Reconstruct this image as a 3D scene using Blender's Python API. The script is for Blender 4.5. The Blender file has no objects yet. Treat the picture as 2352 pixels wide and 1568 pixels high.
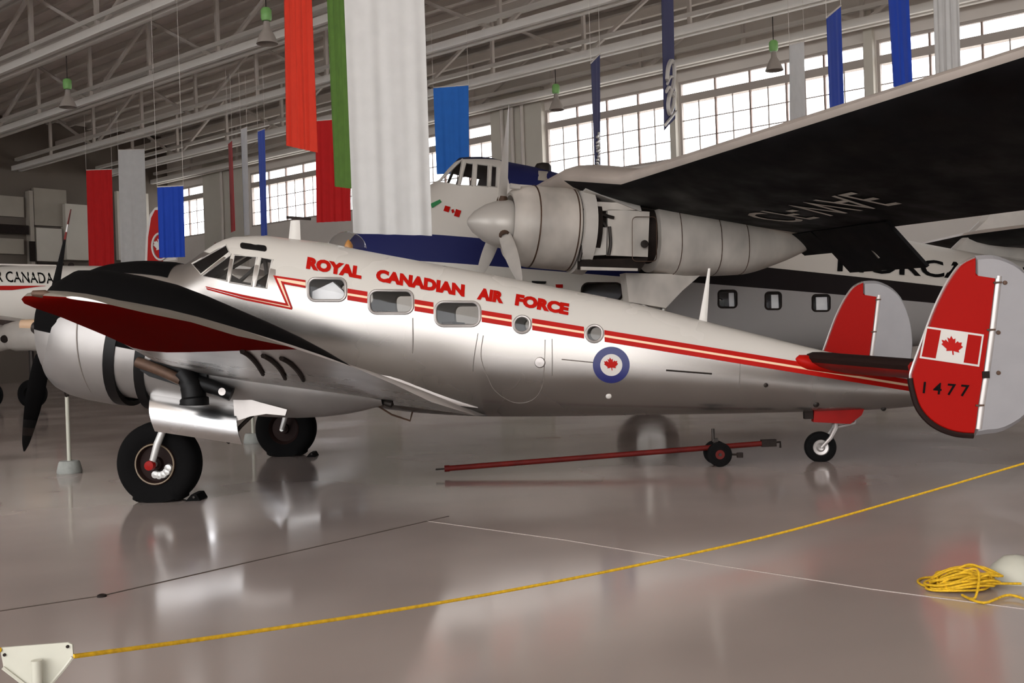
import bpy, math, random
import numpy as np
from mathutils import Vector, Matrix
random.seed(4)
SC = bpy.context.scene
COL = SC.collection

# ------------------------------------------------------------------ camera, world, exposure
F_PX, CAM_H, PITCH, ROLL = 2478.8, 1.4331, -0.0015, -0.0347
cam_d = bpy.data.cameras.new('camera'); cam_d.sensor_width = 36.0; cam_d.lens = F_PX / 2352 * 36
cam_d.clip_end = 600
cam = bpy.data.objects.new('camera', cam_d); COL.objects.link(cam)
cam.matrix_world = Matrix.Translation((0, 0, CAM_H)) @ Matrix.Rotation(math.pi/2 + PITCH, 4, 'X') @ Matrix.Rotation(ROLL, 4, 'Z')
SC.camera = cam
world = bpy.data.worlds.new('overcast_sky'); SC.world = world; world.use_nodes = True
bg = world.node_tree.nodes['Background']
bg.inputs[0].default_value = (0.985, 0.985, 1.0, 1); bg.inputs[1].default_value = 5.6
SC.view_settings.view_transform = 'Standard'; SC.view_settings.look = 'None'
SC.view_settings.gamma = 1; SC.view_settings.use_curve_mapping = False
SC.view_settings.exposure = 0.0

# ------------------------------------------------------------------ survey helpers (a point of the photo on a known plane)
def ray(u, v):
    a = (u-1176)/F_PX; b = (v-784)/F_PX
    c, s = math.cos(ROLL), math.sin(ROLL)
    x, y = c*a+s*b, -s*a+c*b
    c, s = math.cos(PITCH), math.sin(PITCH)
    return Vector((x, c*1+s*y, s*1-c*y))
def at(u, v, Y):
    r = ray(u, v); r = r*(Y/r.y); return Vector((r.x, r.y, r.z+CAM_H))
def on_floor(u, v, z=0.0):
    r = ray(u, v); t = (z-CAM_H)/r.z; return Vector((r.x*t, r.y*t, z))
class Frame:
    """upright plane frame: s aft, lat to port, z up"""
    def __init__(self, x, y, psi):
        self.o = Vector((x, y)); self.psi = psi
        self.a = Vector((math.cos(psi), math.sin(psi))); self.q = Vector((math.sin(psi), -math.cos(psi)))
    def U(self, u, v, lat):
        r = ray(u, v); r2 = Vector((r.x, r.y)); t = (lat + self.o.dot(self.q))/r2.dot(self.q)
        return ((r2*t - self.o).dot(self.a), CAM_H + r.z*t)
    def local(self, p):
        d = Vector((p[0], p[1])) - self.o
        return Vector((d.dot(self.a), -d.dot(self.q), p[2]))

# ------------------------------------------------------------------ materials
def srgb(r, g, b):
    f = lambda c: (c/255/12.92 if c/255 <= .04045 else ((c/255+.055)/1.055)**2.4)
    return (f(r), f(g), f(b), 1)
def mat(name, col, rough=.5, metal=0.0, var=0.0, scale=3.0, bump=0.0, spec=.5, stretch=None, rvar=0.0, sheen=0):
    m = bpy.data.materials.new(name); m.use_nodes = True
    nt = m.node_tree; b = nt.nodes['Principled BSDF']
    c = col if len(col) == 4 else srgb(*col)
    b.inputs['Base Color'].default_value = c; b.inputs['Roughness'].default_value = rough
    b.inputs['Metallic'].default_value = metal; b.inputs['Specular IOR Level'].default_value = spec
    if var or bump or rvar:
        tc = nt.nodes.new('ShaderNodeTexCoord'); mp = nt.nodes.new('ShaderNodeMapping')
        if stretch: mp.inputs['Scale'].default_value = stretch
        nz = nt.nodes.new('ShaderNodeTexNoise'); nz.inputs['Scale'].default_value = scale; nz.inputs['Detail'].default_value = 3
        nt.links.new(tc.outputs['Object'], mp.inputs[0]); nt.links.new(mp.outputs[0], nz.inputs['Vector'])
        if var:
            mr = nt.nodes.new('ShaderNodeMapRange'); mr.inputs[1].default_value = .3; mr.inputs[2].default_value = .7
            mr.inputs[3].default_value = 1-var; mr.inputs[4].default_value = 1+var*.5
            mx = nt.nodes.new('ShaderNodeVectorMath'); mx.operation = 'SCALE'; mx.inputs[0].default_value = c[:3]
            nt.links.new(nz.outputs[0], mr.inputs[0]); nt.links.new(mr.outputs[0], mx.inputs['Scale'])
            nt.links.new(mx.outputs[0], b.inputs['Base Color'])
        if rvar:
            mr2 = nt.nodes.new('ShaderNodeMapRange'); mr2.inputs[1].default_value = .3; mr2.inputs[2].default_value = .7
            mr2.inputs[3].default_value = max(.02, rough-rvar); mr2.inputs[4].default_value = rough+rvar
            nt.links.new(nz.outputs[0], mr2.inputs[0]); nt.links.new(mr2.outputs[0], b.inputs['Roughness'])
        if bump:
            bp = nt.nodes.new('ShaderNodeBump'); bp.inputs['Strength'].default_value = bump; bp.inputs['Distance'].default_value = .02
            nt.links.new(nz.outputs[0], bp.inputs['Height']); nt.links.new(bp.outputs[0], b.inputs['Normal'])
    return m
def glass(name, tint=(.93, .93, .93), gloss=.10):
    m = bpy.data.materials.new(name); m.use_nodes = True; nt = m.node_tree
    nt.nodes.remove(nt.nodes['Principled BSDF'])
    out = nt.nodes['Material Output']
    t = nt.nodes.new('ShaderNodeBsdfTransparent'); t.inputs[0].default_value = (*tint, 1)
    g = nt.nodes.new('ShaderNodeBsdfGlossy'); g.inputs['Roughness'].default_value = .05
    lw = nt.nodes.new('ShaderNodeLayerWeight'); lw.inputs[0].default_value = .5
    pw = nt.nodes.new('ShaderNodeMath'); pw.operation = 'POWER'; pw.inputs[1].default_value = 5.0
    ad = nt.nodes.new('ShaderNodeMath'); ad.operation = 'MULTIPLY_ADD'; ad.inputs[1].default_value = .7; ad.inputs[2].default_value = gloss*.3
    mx = nt.nodes.new('ShaderNodeMixShader')
    nt.links.new(lw.outputs['Facing'], pw.inputs[0]); nt.links.new(pw.outputs[0], ad.inputs[0]); nt.links.new(ad.outputs[0], mx.inputs[0])
    nt.links.new(t.outputs[0], mx.inputs[1]); nt.links.new(g.outputs[0], mx.inputs[2]); nt.links.new(mx.outputs[0], out.inputs[0])
    return m
def tip_paint(name):
    """bare metal outer panel with the red tip painted beyond a slanting line across the panel"""
    m = mat(name, (206, 204, 202), .3, .95, var=.1, scale=2.2); nt = m.node_tree; b = nt.nodes['Principled BSDF']
    tc = nt.nodes.new('ShaderNodeTexCoord'); sx = nt.nodes.new('ShaderNodeSeparateXYZ'); nt.links.new(tc.outputs['Object'], sx.inputs[0])
    ab = nt.nodes.new('ShaderNodeMath'); ab.operation = 'ABSOLUTE'; nt.links.new(sx.outputs[1], ab.inputs[0])
    ln = nt.nodes.new('ShaderNodeMath'); ln.operation = 'MULTIPLY_ADD'; ln.inputs[1].default_value = 1.1; ln.inputs[2].default_value = 3.2; nt.links.new(sx.outputs[0], ln.inputs[0])
    gt = nt.nodes.new('ShaderNodeMath'); gt.operation = 'GREATER_THAN'; nt.links.new(ab.outputs[0], gt.inputs[0]); nt.links.new(ln.outputs[0], gt.inputs[1])
    mx = nt.nodes.new('ShaderNodeMix'); mx.data_type = 'RGBA'; nt.links.new(gt.outputs[0], mx.inputs[0])
    nt.links.new(b.inputs['Base Color'].links[0].from_socket, mx.inputs[6]); mx.inputs[7].default_value = srgb(88, 6, 3); nt.links.new(mx.outputs[2], b.inputs['Base Color'])
    iv = nt.nodes.new('ShaderNodeMath'); iv.operation = 'SUBTRACT'; iv.inputs[0].default_value = .95; nt.links.new(gt.outputs[0], iv.inputs[1]); iv.use_clamp = True; nt.links.new(iv.outputs[0], b.inputs['Metallic'])
    b.inputs['Specular IOR Level'].default_value = .05; b.inputs['IOR'].default_value = 1.12
    rg_ = nt.nodes.new('ShaderNodeMath'); rg_.operation = 'MULTIPLY_ADD'; rg_.inputs[1].default_value = .5; rg_.inputs[2].default_value = .3; nt.links.new(gt.outputs[0], rg_.inputs[0]); nt.links.new(rg_.outputs[0], b.inputs['Roughness'])
    return m
def fuselage_paint(name, below, rules, below_metal=1.0, below_rough=.3, spec=.28):
    """paint scheme in the aircraft's own coordinates: rules = [(a, b, smin, smax, colour)] paints z > a + b*s inside smin..smax"""
    m = mat(name, below, below_rough, below_metal, var=.07, scale=.9, rvar=.05, spec=spec)
    nt = m.node_tree; b = nt.nodes['Principled BSDF']
    tc = nt.nodes.new('ShaderNodeTexCoord'); sx = nt.nodes.new('ShaderNodeSeparateXYZ'); nt.links.new(tc.outputs['Object'], sx.inputs[0])
    def mth(op, x, y):
        n = nt.nodes.new('ShaderNodeMath'); n.operation = op
        for i, v in enumerate((x, y)):
            if isinstance(v, (int, float)): n.inputs[i].default_value = v
            else: nt.links.new(v, n.inputs[i])
        return n.outputs[0]
    cur = b.inputs['Base Color'].links[0].from_socket; any_mask = None
    for a, sl, s0, s1, colr, met in rules:
        line = mth('ADD', mth('MULTIPLY', sx.outputs[0], sl), a)
        k = mth('MULTIPLY', mth('GREATER_THAN', sx.outputs[2], line), mth('MULTIPLY', mth('GREATER_THAN', sx.outputs[0], s0), mth('LESS_THAN', sx.outputs[0], s1)))
        mx = nt.nodes.new('ShaderNodeMix'); mx.data_type = 'RGBA'
        nt.links.new(k, mx.inputs[0]); nt.links.new(cur, mx.inputs[6]); mx.inputs[7].default_value = srgb(*colr); cur = mx.outputs[2]
        if not met: any_mask = k if any_mask is None else mth('MAXIMUM', any_mask, k)
    nt.links.new(cur, b.inputs['Base Color'])
    nt.links.new(mth('MULTIPLY', mth('SUBTRACT', 1.0, any_mask), below_metal), b.inputs['Metallic'])
    return m

M = {}
M['white_paint'] = mat('white_paint', (198, 193, 186), .4, spec=.35, var=.04, scale=2)
M['red_paint'] = mat('red_paint', (168, 14, 4), .5, spec=.14, var=.08, scale=3)
M['fin_red'] = mat('fin_red', (150, 9, 2), .5, spec=.1)
M['deep_red'] = mat('deep_red', (130, 12, 6), .5, spec=.15, var=.2, scale=3)
M['dark_red'] = mat('dark_red', (84, 14, 8), .6, spec=.2, var=.3, scale=5)
M['under_red'] = tip_paint('wing_tip_paint')
M['tip_grey'] = mat('tip_grey', (104, 98, 88), .6)
M['cream'] = mat('cream', (232, 196, 160), .4)
M['blue_paint'] = mat('blue_paint', (22, 28, 92), .4)
M['black_paint'] = mat('black_paint', (7, 6, 6), .85, spec=.08)
M['black_gloss'] = mat('black_gloss', (14, 13, 13), .5, spec=.2)
M['boot'] = mat('boot', (30, 14, 10), .7, spec=.2)
M['rubber'] = mat('rubber', (10, 9, 9), .9, spec=.12, var=.2, scale=20)
M['alu'] = mat('aluminium', (206, 204, 202), .30, .95, var=.10, scale=2.2, rvar=.08)
M['alu_dull'] = mat('dull_aluminium', (176, 170, 166), .45, .75, var=.16, scale=3.0, rvar=.1)
M['nacelle_alu'] = mat('nacelle_skin', (150, 146, 143), .42, .6, var=.14, scale=2.5)
M['rim_tan'] = mat('rim_tan', (120, 104, 84), .5)
M['alu_bright'] = mat('bright_aluminium', (226, 226, 226), .24, 1.0, var=.05, scale=3, rvar=.05)
M['grey_fabric'] = mat('silver_dope', (142, 139, 140), .55, .25, var=.05, scale=5)
M['silver'] = mat('silver_paint', (188, 186, 182), .4, .4)
M['steel'] = mat('steel', (150, 146, 140), .4, .9)
M['dark_steel'] = mat('dark_steel', (46, 40, 36), .5, .6, var=.3, scale=8)
M['rust'] = mat('exhaust_brown', (84, 62, 48), .6, .4, var=.3, scale=9)
M['seam'] = mat('seam_line', (120, 112, 106), .6, .3)
M['soot'] = mat('soot_dark', (34, 26, 22), .8, spec=.2, var=.3, scale=6)  # plain dark brown, used in recesses and on small dark parts
M['glass'] = glass('clear_pane')
M['dome'] = glass('dome_plastic', (.88, .88, .88), .2)
M['wall_glass'] = glass('hangar_glass', (.96, .96, .97), .02)
M['sheet'] = mat('white_sheet', (226, 226, 226), .8, var=.06, scale=9, bump=.3)
M['interior'] = mat('cabin_lining', (150, 146, 142), .8, var=.1, scale=4)
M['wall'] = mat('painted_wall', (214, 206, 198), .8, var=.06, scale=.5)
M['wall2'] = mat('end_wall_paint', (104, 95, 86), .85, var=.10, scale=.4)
M['panel_light'] = mat('light_panel', (196, 190, 178), .8, var=.05, scale=.8)
M['panel_mid'] = mat('mid_panel', (158, 150, 138), .8, var=.08, scale=.8)
M['deck'] = mat('roof_deck', (236, 228, 222), .9, var=.16, scale=.6, stretch=(1, 1, 1))
M['truss'] = mat('truss_paint', (232, 228, 222), .7, var=.08, scale=1.2)
M['truss_dim'] = mat('brace_paint', (206, 198, 190), .8, var=.08, scale=1.2)
M['frame'] = mat('window_frame_paint', (168, 158, 150), .6)
M['mullion'] = mat('mullion_brown', (142, 122, 112), .6)
M['rope'] = mat('yellow_rope', (204, 160, 14), .7, var=.25, scale=60)
M['concrete'] = mat('concrete_base', (140, 142, 137), .9, var=.12, scale=18)
M['post_white'] = mat('post_white', (176, 174, 160), .5, var=.04, scale=10)
M['lamp_green'] = mat('lamp_green', (120, 170, 96), .5)
M['lamp_shade'] = mat('lamp_shade', (150, 140, 132), .6)
M['freight_white'] = mat('weathered_white', (188, 182, 174), .5, var=.12, scale=2.2)
M['nac_metal'] = mat('stained_nacelle', (196, 188, 178), .5, .1, var=.30, scale=1.8, rvar=.1, stretch=(1, 1, .6))
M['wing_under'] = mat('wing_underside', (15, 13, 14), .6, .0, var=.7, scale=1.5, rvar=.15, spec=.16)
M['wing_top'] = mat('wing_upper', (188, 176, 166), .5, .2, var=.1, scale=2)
M['spinner'] = mat('spinner_grey', (186, 180, 172), .36, .15)
M['worn_letter'] = mat('worn_letters', (225, 220, 210), .7, var=.2, scale=6)
M['black_letter'] = mat('black_letters', (8, 7, 7), .8, spec=.1)
M['green_cloth'] = mat('green_cloth', (72, 104, 34), .85, var=.1, scale=6)
M['dark_green'] = mat('dark_green', (40, 120, 70), .6)
M['yellow'] = mat('tip_yellow', (190, 150, 60), .5)
M['gold_glass'] = mat('amber_cap', (176, 120, 50), .3)

# ------------------------------------------------------------------ mesh helpers
def thing(name, label, cat, loc=(0, 0, 0), rotz=0.0, group=None, kind=None):
    o = bpy.data.objects.new(name, None); COL.objects.link(o); o.empty_display_size = .2
    o.location = loc; o.rotation_euler = (0, 0, rotz)
    if kind: o['kind'] = kind
    else: o['label'] = label; o['category'] = cat
    if group: o['group'] = group
    return o
class MB:
    def __init__(self): self.v = []; self.f = []; self.m = []
    def add(self, vs, fs, mi=0):
        n = len(self.v); self.v += [tuple(p) for p in vs]; self.f += [tuple(i+n for i in f) for f in fs]
        self.m += ([mi]*len(fs) if isinstance(mi, int) else list(mi)); return self
    def box(self, c, size, R=None, mi=0):
        c = Vector(c); vs = []
        for x in (-.5, .5):
            for y in (-.5, .5):
                for z in (-.5, .5):
                    p = Vector((x*size[0], y*size[1], z*size[2])); vs.append(c + (R @ p if R else p))
        return self.add(vs, [(0, 1, 3, 2), (4, 6, 7, 5), (0, 4, 5, 1), (2, 3, 7, 6), (0, 2, 6, 4), (1, 5, 7, 3)], mi)
    def bar(self, a, b, w, h=None, mi=0):
        a, b = Vector(a), Vector(b); d = b-a
        R = d.to_track_quat('X', 'Z').to_matrix(); return self.box((a+b)/2, (d.length, w, h or w), R, mi)
    def tube(self, pts, r, n=10, cap=True, mi=0, closed=False):
        pts = [Vector(p) for p in pts]; k = len(pts)
        rs = r if isinstance(r, (list, tuple)) else [r]*k
        vs, fs = [], []; up = None
        for i, p in enumerate(pts):
            if closed: d = pts[(i+1) % k]-pts[i-1]
            else: d = pts[min(i+1, k-1)]-pts[max(i-1, 0)]
            if d.length < 1e-9: d = Vector((0, 0, 1))
            d.normalize()
            if up is None: up = d.orthogonal()
            up = (up - d*up.dot(d)).normalized(); sd = d.cross(up)
            for j in range(n):
                t = 2*math.pi*j/n; vs.append(p+(up*math.cos(t)+sd*math.sin(t))*rs[i])
        for i in range(k if closed else k-1):
            i2 = (i+1) % k
            for j in range(n):
                j2 = (j+1) % n; fs.append((i*n+j, i*n+j2, i2*n+j2, i2*n+j))
        if cap and not closed:
            fs.append(tuple(range(n-1, -1, -1))); fs.append(tuple((k-1)*n+j for j in range(n)))
        return self.add(vs, fs, mi)
    def loft(self, rings, cap=True, closed=True, mi=0, flip=False):
        n = len(rings[0]); vs = [p for r in rings for p in r]; fs = []
        for i in range(len(rings)-1):
            for j in range(n if closed else n-1):
                j2 = (j+1) % n; fs.append((i*n+j, i*n+j2, (i+1)*n+j2, (i+1)*n+j))
        if cap and closed:
            fs.append(tuple(range(n-1, -1, -1))); fs.append(tuple((len(rings)-1)*n+j for j in range(n)))
        if flip: fs = [tuple(reversed(f)) for f in fs]
        return self.add(vs, fs, mi)
    def revolve(self, prof, o, ax, n=40, a0=0, a1=2*math.pi, mi=0):
        o, ax = Vector(o), Vector(ax).normalized()
        up = Vector((0, 0, 1)) if abs(ax.z) < .9 else Vector((0, 1, 0))
        up = (up-ax*up.dot(ax)).normalized(); sd = ax.cross(up); full = abs(a1-a0-2*math.pi) < 1e-6
        k = n if full else n+1; rings = []
        for x, r in prof:
            rings.append([o+ax*x+(up*math.cos(a0+(a1-a0)*j/n)+sd*math.sin(a0+(a1-a0)*j/n))*r for j in range(k)])
        return self.loft(rings, cap=False, closed=full, mi=mi)
    def poly(self, pts, mi=0): return self.add(pts, [tuple(range(len(pts)))], mi)
    def prism(self, a, b, mi=0):
        n = len(a); fs = [tuple(range(n)), tuple(reversed(range(n, 2*n)))]
        fs += [(i, n+i, n+(i+1) % n, (i+1) % n) for i in range(n)]
        return self.add(list(a)+list(b), fs, mi)
    def mesh(self, name, mats, smooth=True, angle=40, fix=True):
        me = bpy.data.meshes.new(name); me.from_pydata(self.v, [], self.f)
        for m in (mats if isinstance(mats, (list, tuple)) else [mats]): me.materials.append(m)
        me.polygons.foreach_set('material_index', self.m)
        if fix:
            import bmesh
            bm = bmesh.new(); bm.from_mesh(me); bmesh.ops.recalc_face_normals(bm, faces=bm.faces[:]); bm.to_mesh(me); bm.free()
        if smooth: me.shade_smooth(); me.set_sharp_from_angle(angle=math.radians(angle))
        me.update(); return me
    def build(self, name, mats, parent=None, smooth=True, angle=40, fix=True, label=None, kind=None, loc=None):
        o = bpy.data.objects.new(name, self.mesh(name, mats, smooth, angle, fix)); COL.objects.link(o)
        if parent: o.parent = parent
        if label: o['label'] = label
        if kind: o['kind'] = kind
        if loc: o.location = loc
        return o
def inst(name, me, parent, loc=(0, 0, 0), rot=None, scale=(1, 1, 1)):
    o = bpy.data.objects.new(name, me); COL.objects.link(o); o.parent = parent
    o.location = loc; o.scale = scale
    if rot is not None: o.rotation_euler = rot
    return o
def tag(o, label, cat, group=None):
    o['label'] = label; o['category'] = cat
    if group: o['group'] = group
    return o
def pchip(xs, ys):
    xs, ys = np.array(xs, float), np.array(ys, float); h = np.diff(xs); d = np.diff(ys)/h; m = np.zeros(len(xs))
    for i in range(1, len(xs)-1):
        if d[i-1]*d[i] > 0:
            w1, w2 = 2*h[i]+h[i-1], h[i]+2*h[i-1]; m[i] = (w1+w2)/(w1/d[i-1]+w2/d[i])
    m[0], m[-1] = d[0], d[-1]
    def f(x):
        i = int(min(max(np.searchsorted(xs, x)-1, 0), len(h)-1)); t = min(max((x-xs[i])/h[i], 0), 1)
        return float((2*t**3-3*t*t+1)*ys[i]+(t**3-2*t*t+t)*h[i]*m[i]+(-2*t**3+3*t*t)*ys[i+1]+(t**3-t*t)*h[i]*m[i+1])
    return f
class Hull:
    def __init__(self, st, n=2.3, nt=None):
        a = list(zip(*st)); self.s0, self.s1 = a[0][0], a[0][-1]
        self.zt, self.zb, self.hw = pchip(a[0], a[1]), pchip(a[0], a[2]), pchip(a[0], a[3]); self.n = n; self.nt = nt or n
    def ring(self, s, k=64, inset=0.0):
        zt, zb, hw = self.zt(s)-inset, self.zb(s)+inset, self.hw(s)-inset; zc = (zt+zb)/2; hh = (zt-zb)/2; out = []
        for j in range(k):
            t = 2*math.pi*j/k; c, sn = math.cos(t), math.sin(t); n = self.nt if sn > 0 else self.n
            out.append((s, math.copysign(abs(c)**(2/n), c)*hw, zc+math.copysign(abs(sn)**(2/n), sn)*hh))
        return out
    def lat(self, s, z):
        zt, zb, hw = self.zt(s), self.zb(s), self.hw(s); zc = (zt+zb)/2; hh = (zt-zb)/2
        n = self.nt if z > zc else self.n; q = min(abs((z-zc)/hh), 1.0)
        return hw*(1-q**n)**(1/n)
    def US(self, fr, u, v):
        lat = .5
        for _ in range(8):
            s, z = fr.U(u, v, lat); lat = lat*.3+.7*self.lat(s, z)
        return s, z
    def pt(self, s, z, eps=0.0, side=1): return (s, -side*(self.lat(s, z)+eps), z)
def text_mesh(s, weight=.02):
    cu = bpy.data.curves.new('t', 'FONT'); cu.body = s; cu.size = 1; cu.offset = weight; cu.resolution_u = 3
    o = bpy.data.objects.new('t', cu); COL.objects.link(o); dg = bpy.context.evaluated_depsgraph_get()
    me = bpy.data.meshes.new_from_object(o.evaluated_get(dg))
    vs = np.array([v.co[:2] for v in me.vertices]); fs = [tuple(p.vertices) for p in me.polygons]
    bpy.data.objects.remove(o); bpy.data.curves.remove(cu); bpy.data.meshes.remove(me)
    vs[:, 0] = (vs[:, 0]-vs[:, 0].min())/(vs[:, 0].max()-vs[:, 0].min()); vs[:, 1] = (vs[:, 1]-vs[:, 1].min())/(vs[:, 1].max()-vs[:, 1].min())
    return vs, fs
def text_on(name, s, fn, m, parent, weight=.02):
    vs, fs = text_mesh(s, weight); mb = MB(); mb.add([fn(x, y) for x, y in vs], fs)
    return mb.build(name, m, parent, smooth=False, fix=False)
LEAF = [(0, 1), (.14, .72), (.33, .82), (.27, .40), (.50, .62), (.56, .50), (.83, .55), (.74, .28), (.88, .18), (.48, -.18), (.53, -.36), (.06, -.28), (.05, -.62)]
LEAF = LEAF + [(-x, y) for x, y in reversed(LEAF[1:])]
def rrect(u0, v0, u1, v1, r, n=5):
    out = []
    for cx, cy, a in ((u1-r, v0+r, -90), (u1-r, v1-r, 0), (u0+r, v1-r, 90), (u0+r, v0+r, 180)):
        for i in range(n+1):
            t = math.radians(a+90*i/n); out.append((cx+r*math.cos(t), cy+r*math.sin(t)))
    return out
def cut(o, cutters):
    """carve real openings, then drop the cutter"""
    mb = MB()
    for a, b in cutters: mb.prism(a, b)
    c = mb.build('cutter', M['interior'], o.parent, smooth=False); bpy.context.view_layer.update()
    md = o.modifiers.new('b', 'BOOLEAN'); md.object = c; md.operation = 'DIFFERENCE'; md.solver = 'EXACT'; md.use_self = False
    dg = bpy.context.evaluated_depsgraph_get(); me = bpy.data.meshes.new_from_object(o.evaluated_get(dg))
    o.modifiers.clear(); o.data = me; bpy.data.objects.remove(c)
    me.shade_smooth(); me.set_sharp_from_angle(angle=math.radians(35))
def hull_body(h, stations, k, inner=None, inset=.03):
    mb = MB(); mb.loft([h.ring(s, k) for s in stations])
    nf = len(mb.f)
    if inner: mb.loft([h.ring(s, k, inset) for s in inner], mi=1, flip=True)
    return mb
def airfoil(le, te, t, n=9, camber=.02):
    """closed section in (s, z) from trailing edge over the top to the nose and back underneath"""
    le, te = Vector(le), Vector(te); d = te-le; c = d.length; nrm = Vector((-d.y, d.x)).normalized()
    if nrm.y < 0: nrm = -nrm
    up, lo = [], []
    for i in range(n+1):
        x = (1-math.cos(math.pi*i/n))/2
        y = 5*t*(.2969*math.sqrt(x)-.126*x-.3516*x*x+.2843*x**3-.1036*x**4); cm = camber*4*x*(1-x)
        up.append(le+d*x+nrm*(cm+y)*c); lo.append(le+d*x+nrm*(cm-y)*c)
    return list(reversed(up)) + lo[1:]
def wing_loft(secs, n=9, camber=.02):
    """secs: (lat, (s,z) LE, (s,z) TE, t) -> MB with slot 0 upper, 1 lower"""
    rings = []
    for lat, le, te, t in secs: rings.append([(p.x, -lat, p.y) for p in airfoil(le, te, t, n, camber)])
    k = len(rings[0]); mb = MB(); vs = [p for r in rings for p in r]; fs, mi = [], []
    for i in range(len(rings)-1):
        for j in range(k):
            j2 = (j+1) % k; fs.append((i*k+j, i*k+j2, (i+1)*k+j2, (i+1)*k+j)); mi.append(0 if j < n else 1)
    fs.append(tuple(range(k))); mi.append(0); fs.append(tuple((len(rings)-1)*k+j for j in range(k))); mi.append(0)
    return mb.add(vs, fs, mi)
def lens(outline, lat, t, shrink=.93):
    """plate with a soft edge, outline in (s, z)"""
    cx = sum(p[0] for p in outline)/len(outline); cz = sum(p[1] for p in outline)/len(outline)
    a = [(p[0], -lat, p[1]) for p in outline]
    ins = [(cx+(p[0]-cx)*shrink, cz+(p[1]-cz)*shrink) for p in outline]; n = len(outline)
    b = [(p[0], -lat-t, p[1]) for p in ins]; c = [(p[0], -lat+t, p[1]) for p in ins]
    mb = MB(); fs = []
    for i in range(n):
        j = (i+1) % n; fs += [(i, j, n+j, n+i), (i, 2*n+i, 2*n+j, j)]
    fs += [tuple(n+i for i in range(n)), tuple(2*n+i for i in reversed(range(n)))]
    return mb.add(a+b+c, fs)
def catmull(pts, k=6):
    pts = [Vector(p) for p in pts]; out = []
    for i in range(len(pts)-1):
        p0, p1, p2, p3 = pts[max(i-1, 0)], pts[i], pts[i+1], pts[min(i+2, len(pts)-1)]
        for j in range(k):
            t = j/k; out.append(.5*((2*p1)+(p2-p0)*t+(2*p0-5*p1+4*p2-p3)*t*t+(3*p1-p0-3*p2+p3)*t**3))
    return out+[pts[-1]]

# ================================================================== SETTING: the hangar
WD = Vector((-.757, .653, 0)); VD = Vector((.653, .757, 0))          # along the glazed wall, and towards it
def H(w, v, z): return WD*w + VD*v + Vector((0, 0, z))
HR = Matrix((WD, VD, Vector((0, 0, 1)))).transposed().to_3x3()
HROT = math.atan2(WD.y, WD.x)
VW = 37.5; W_END = 60.5; W_MIN = -45; V_MIN = -16; Z_T = 12.0; Z_R = 14.9
def hbox(mb, w0, w1, v0, v1, z0, z1, mi=0): return mb.box(H((w0+w1)/2, (v0+v1)/2, (z0+z1)/2), (w1-w0, v1-v0, z1-z0), HR, mi)

mfloor = mat('sealed_floor', (162, 149, 142), .13, 0, var=.10, scale=.5, rvar=.06, spec=.5)
fl = MB(); hbox(fl, W_MIN, W_END+.3, V_MIN, VW+.3, -.3, 0); floor = fl.build('floor', mfloor, None, smooth=False, kind='structure')
ap = MB(); ap.box((0, 20, -.4), (400, 400, .2)); ap.build('ground', mat('apron', (214, 210, 202), .9, var=.1, scale=.2), None, smooth=False, kind='structure')  # unseen apron outside, paled to bounce daylight up to the roof
M['joint'] = mat('floor_joint', (74, 62, 54), .8, var=.2, scale=6)
M['joint2'] = mat('floor_joint_pale', (166, 153, 146), .3)
for pts, w, m in (([(-60, 1412), (233, 1368), (500, 1307), (780, 1243), (1030, 1185)], .016, 'joint'), ([(980, 1196), (1300, 1240), (1650, 1298), (2000, 1352), (2352, 1398)], .006, 'joint2')):
    P = [on_floor(u, v, .001) for u, v in pts]; mb = MB()
    for a, b in zip(P[:-1], P[1:]): mb.bar(a, b, w, .004)
    mb.build('floor_joint', M[m], floor, smooth=False)

# glazed wall: bays given as stretches along the wall
def wt(t): return 30.0 + t                                            # survey station -> w coordinate
bays = [(26.6, 33.4), (12.4, 21.9), (3.0, 9.7), (-6.6, -.05), (-14.7, -6.95), (-22.2, -15.1), (-29.6, -22.6), (-37, -30)]
Z0, Z1, Z2, Z3 = 8.45, 10.7, 11.0, 11.55
mb = MB(); hbox(mb, W_MIN, W_END, VW, VW+.3, 0, Z0); hbox(mb, W_MIN, W_END, VW, VW+.3, Z3, Z_R)
edges = sorted([(wt(a), wt(b)) for a, b in bays]); cur = W_MIN
for a, b in edges:
    hbox(mb, cur, a, VW, VW+.3, Z0, Z3); cur = b
hbox(mb, cur, W_END, VW, VW+.3, Z0, Z3)
wallw = mb.build('wall_right', M['wall'], None, smooth=False, kind='structure')
pane_me = MB().box((0, 0, 0), (1, .012, 1)).mesh('pane', M['wall_glass'], smooth=False)
mull_me = MB().box((0, 0, 0), (1, 1, 1)).mesh('mullion', M['mullion'], smooth=False)
bar_me = MB().box((0, 0, 0), (1, 1, 1)).mesh('glazing_bar', M['frame'], smooth=False)
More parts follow.
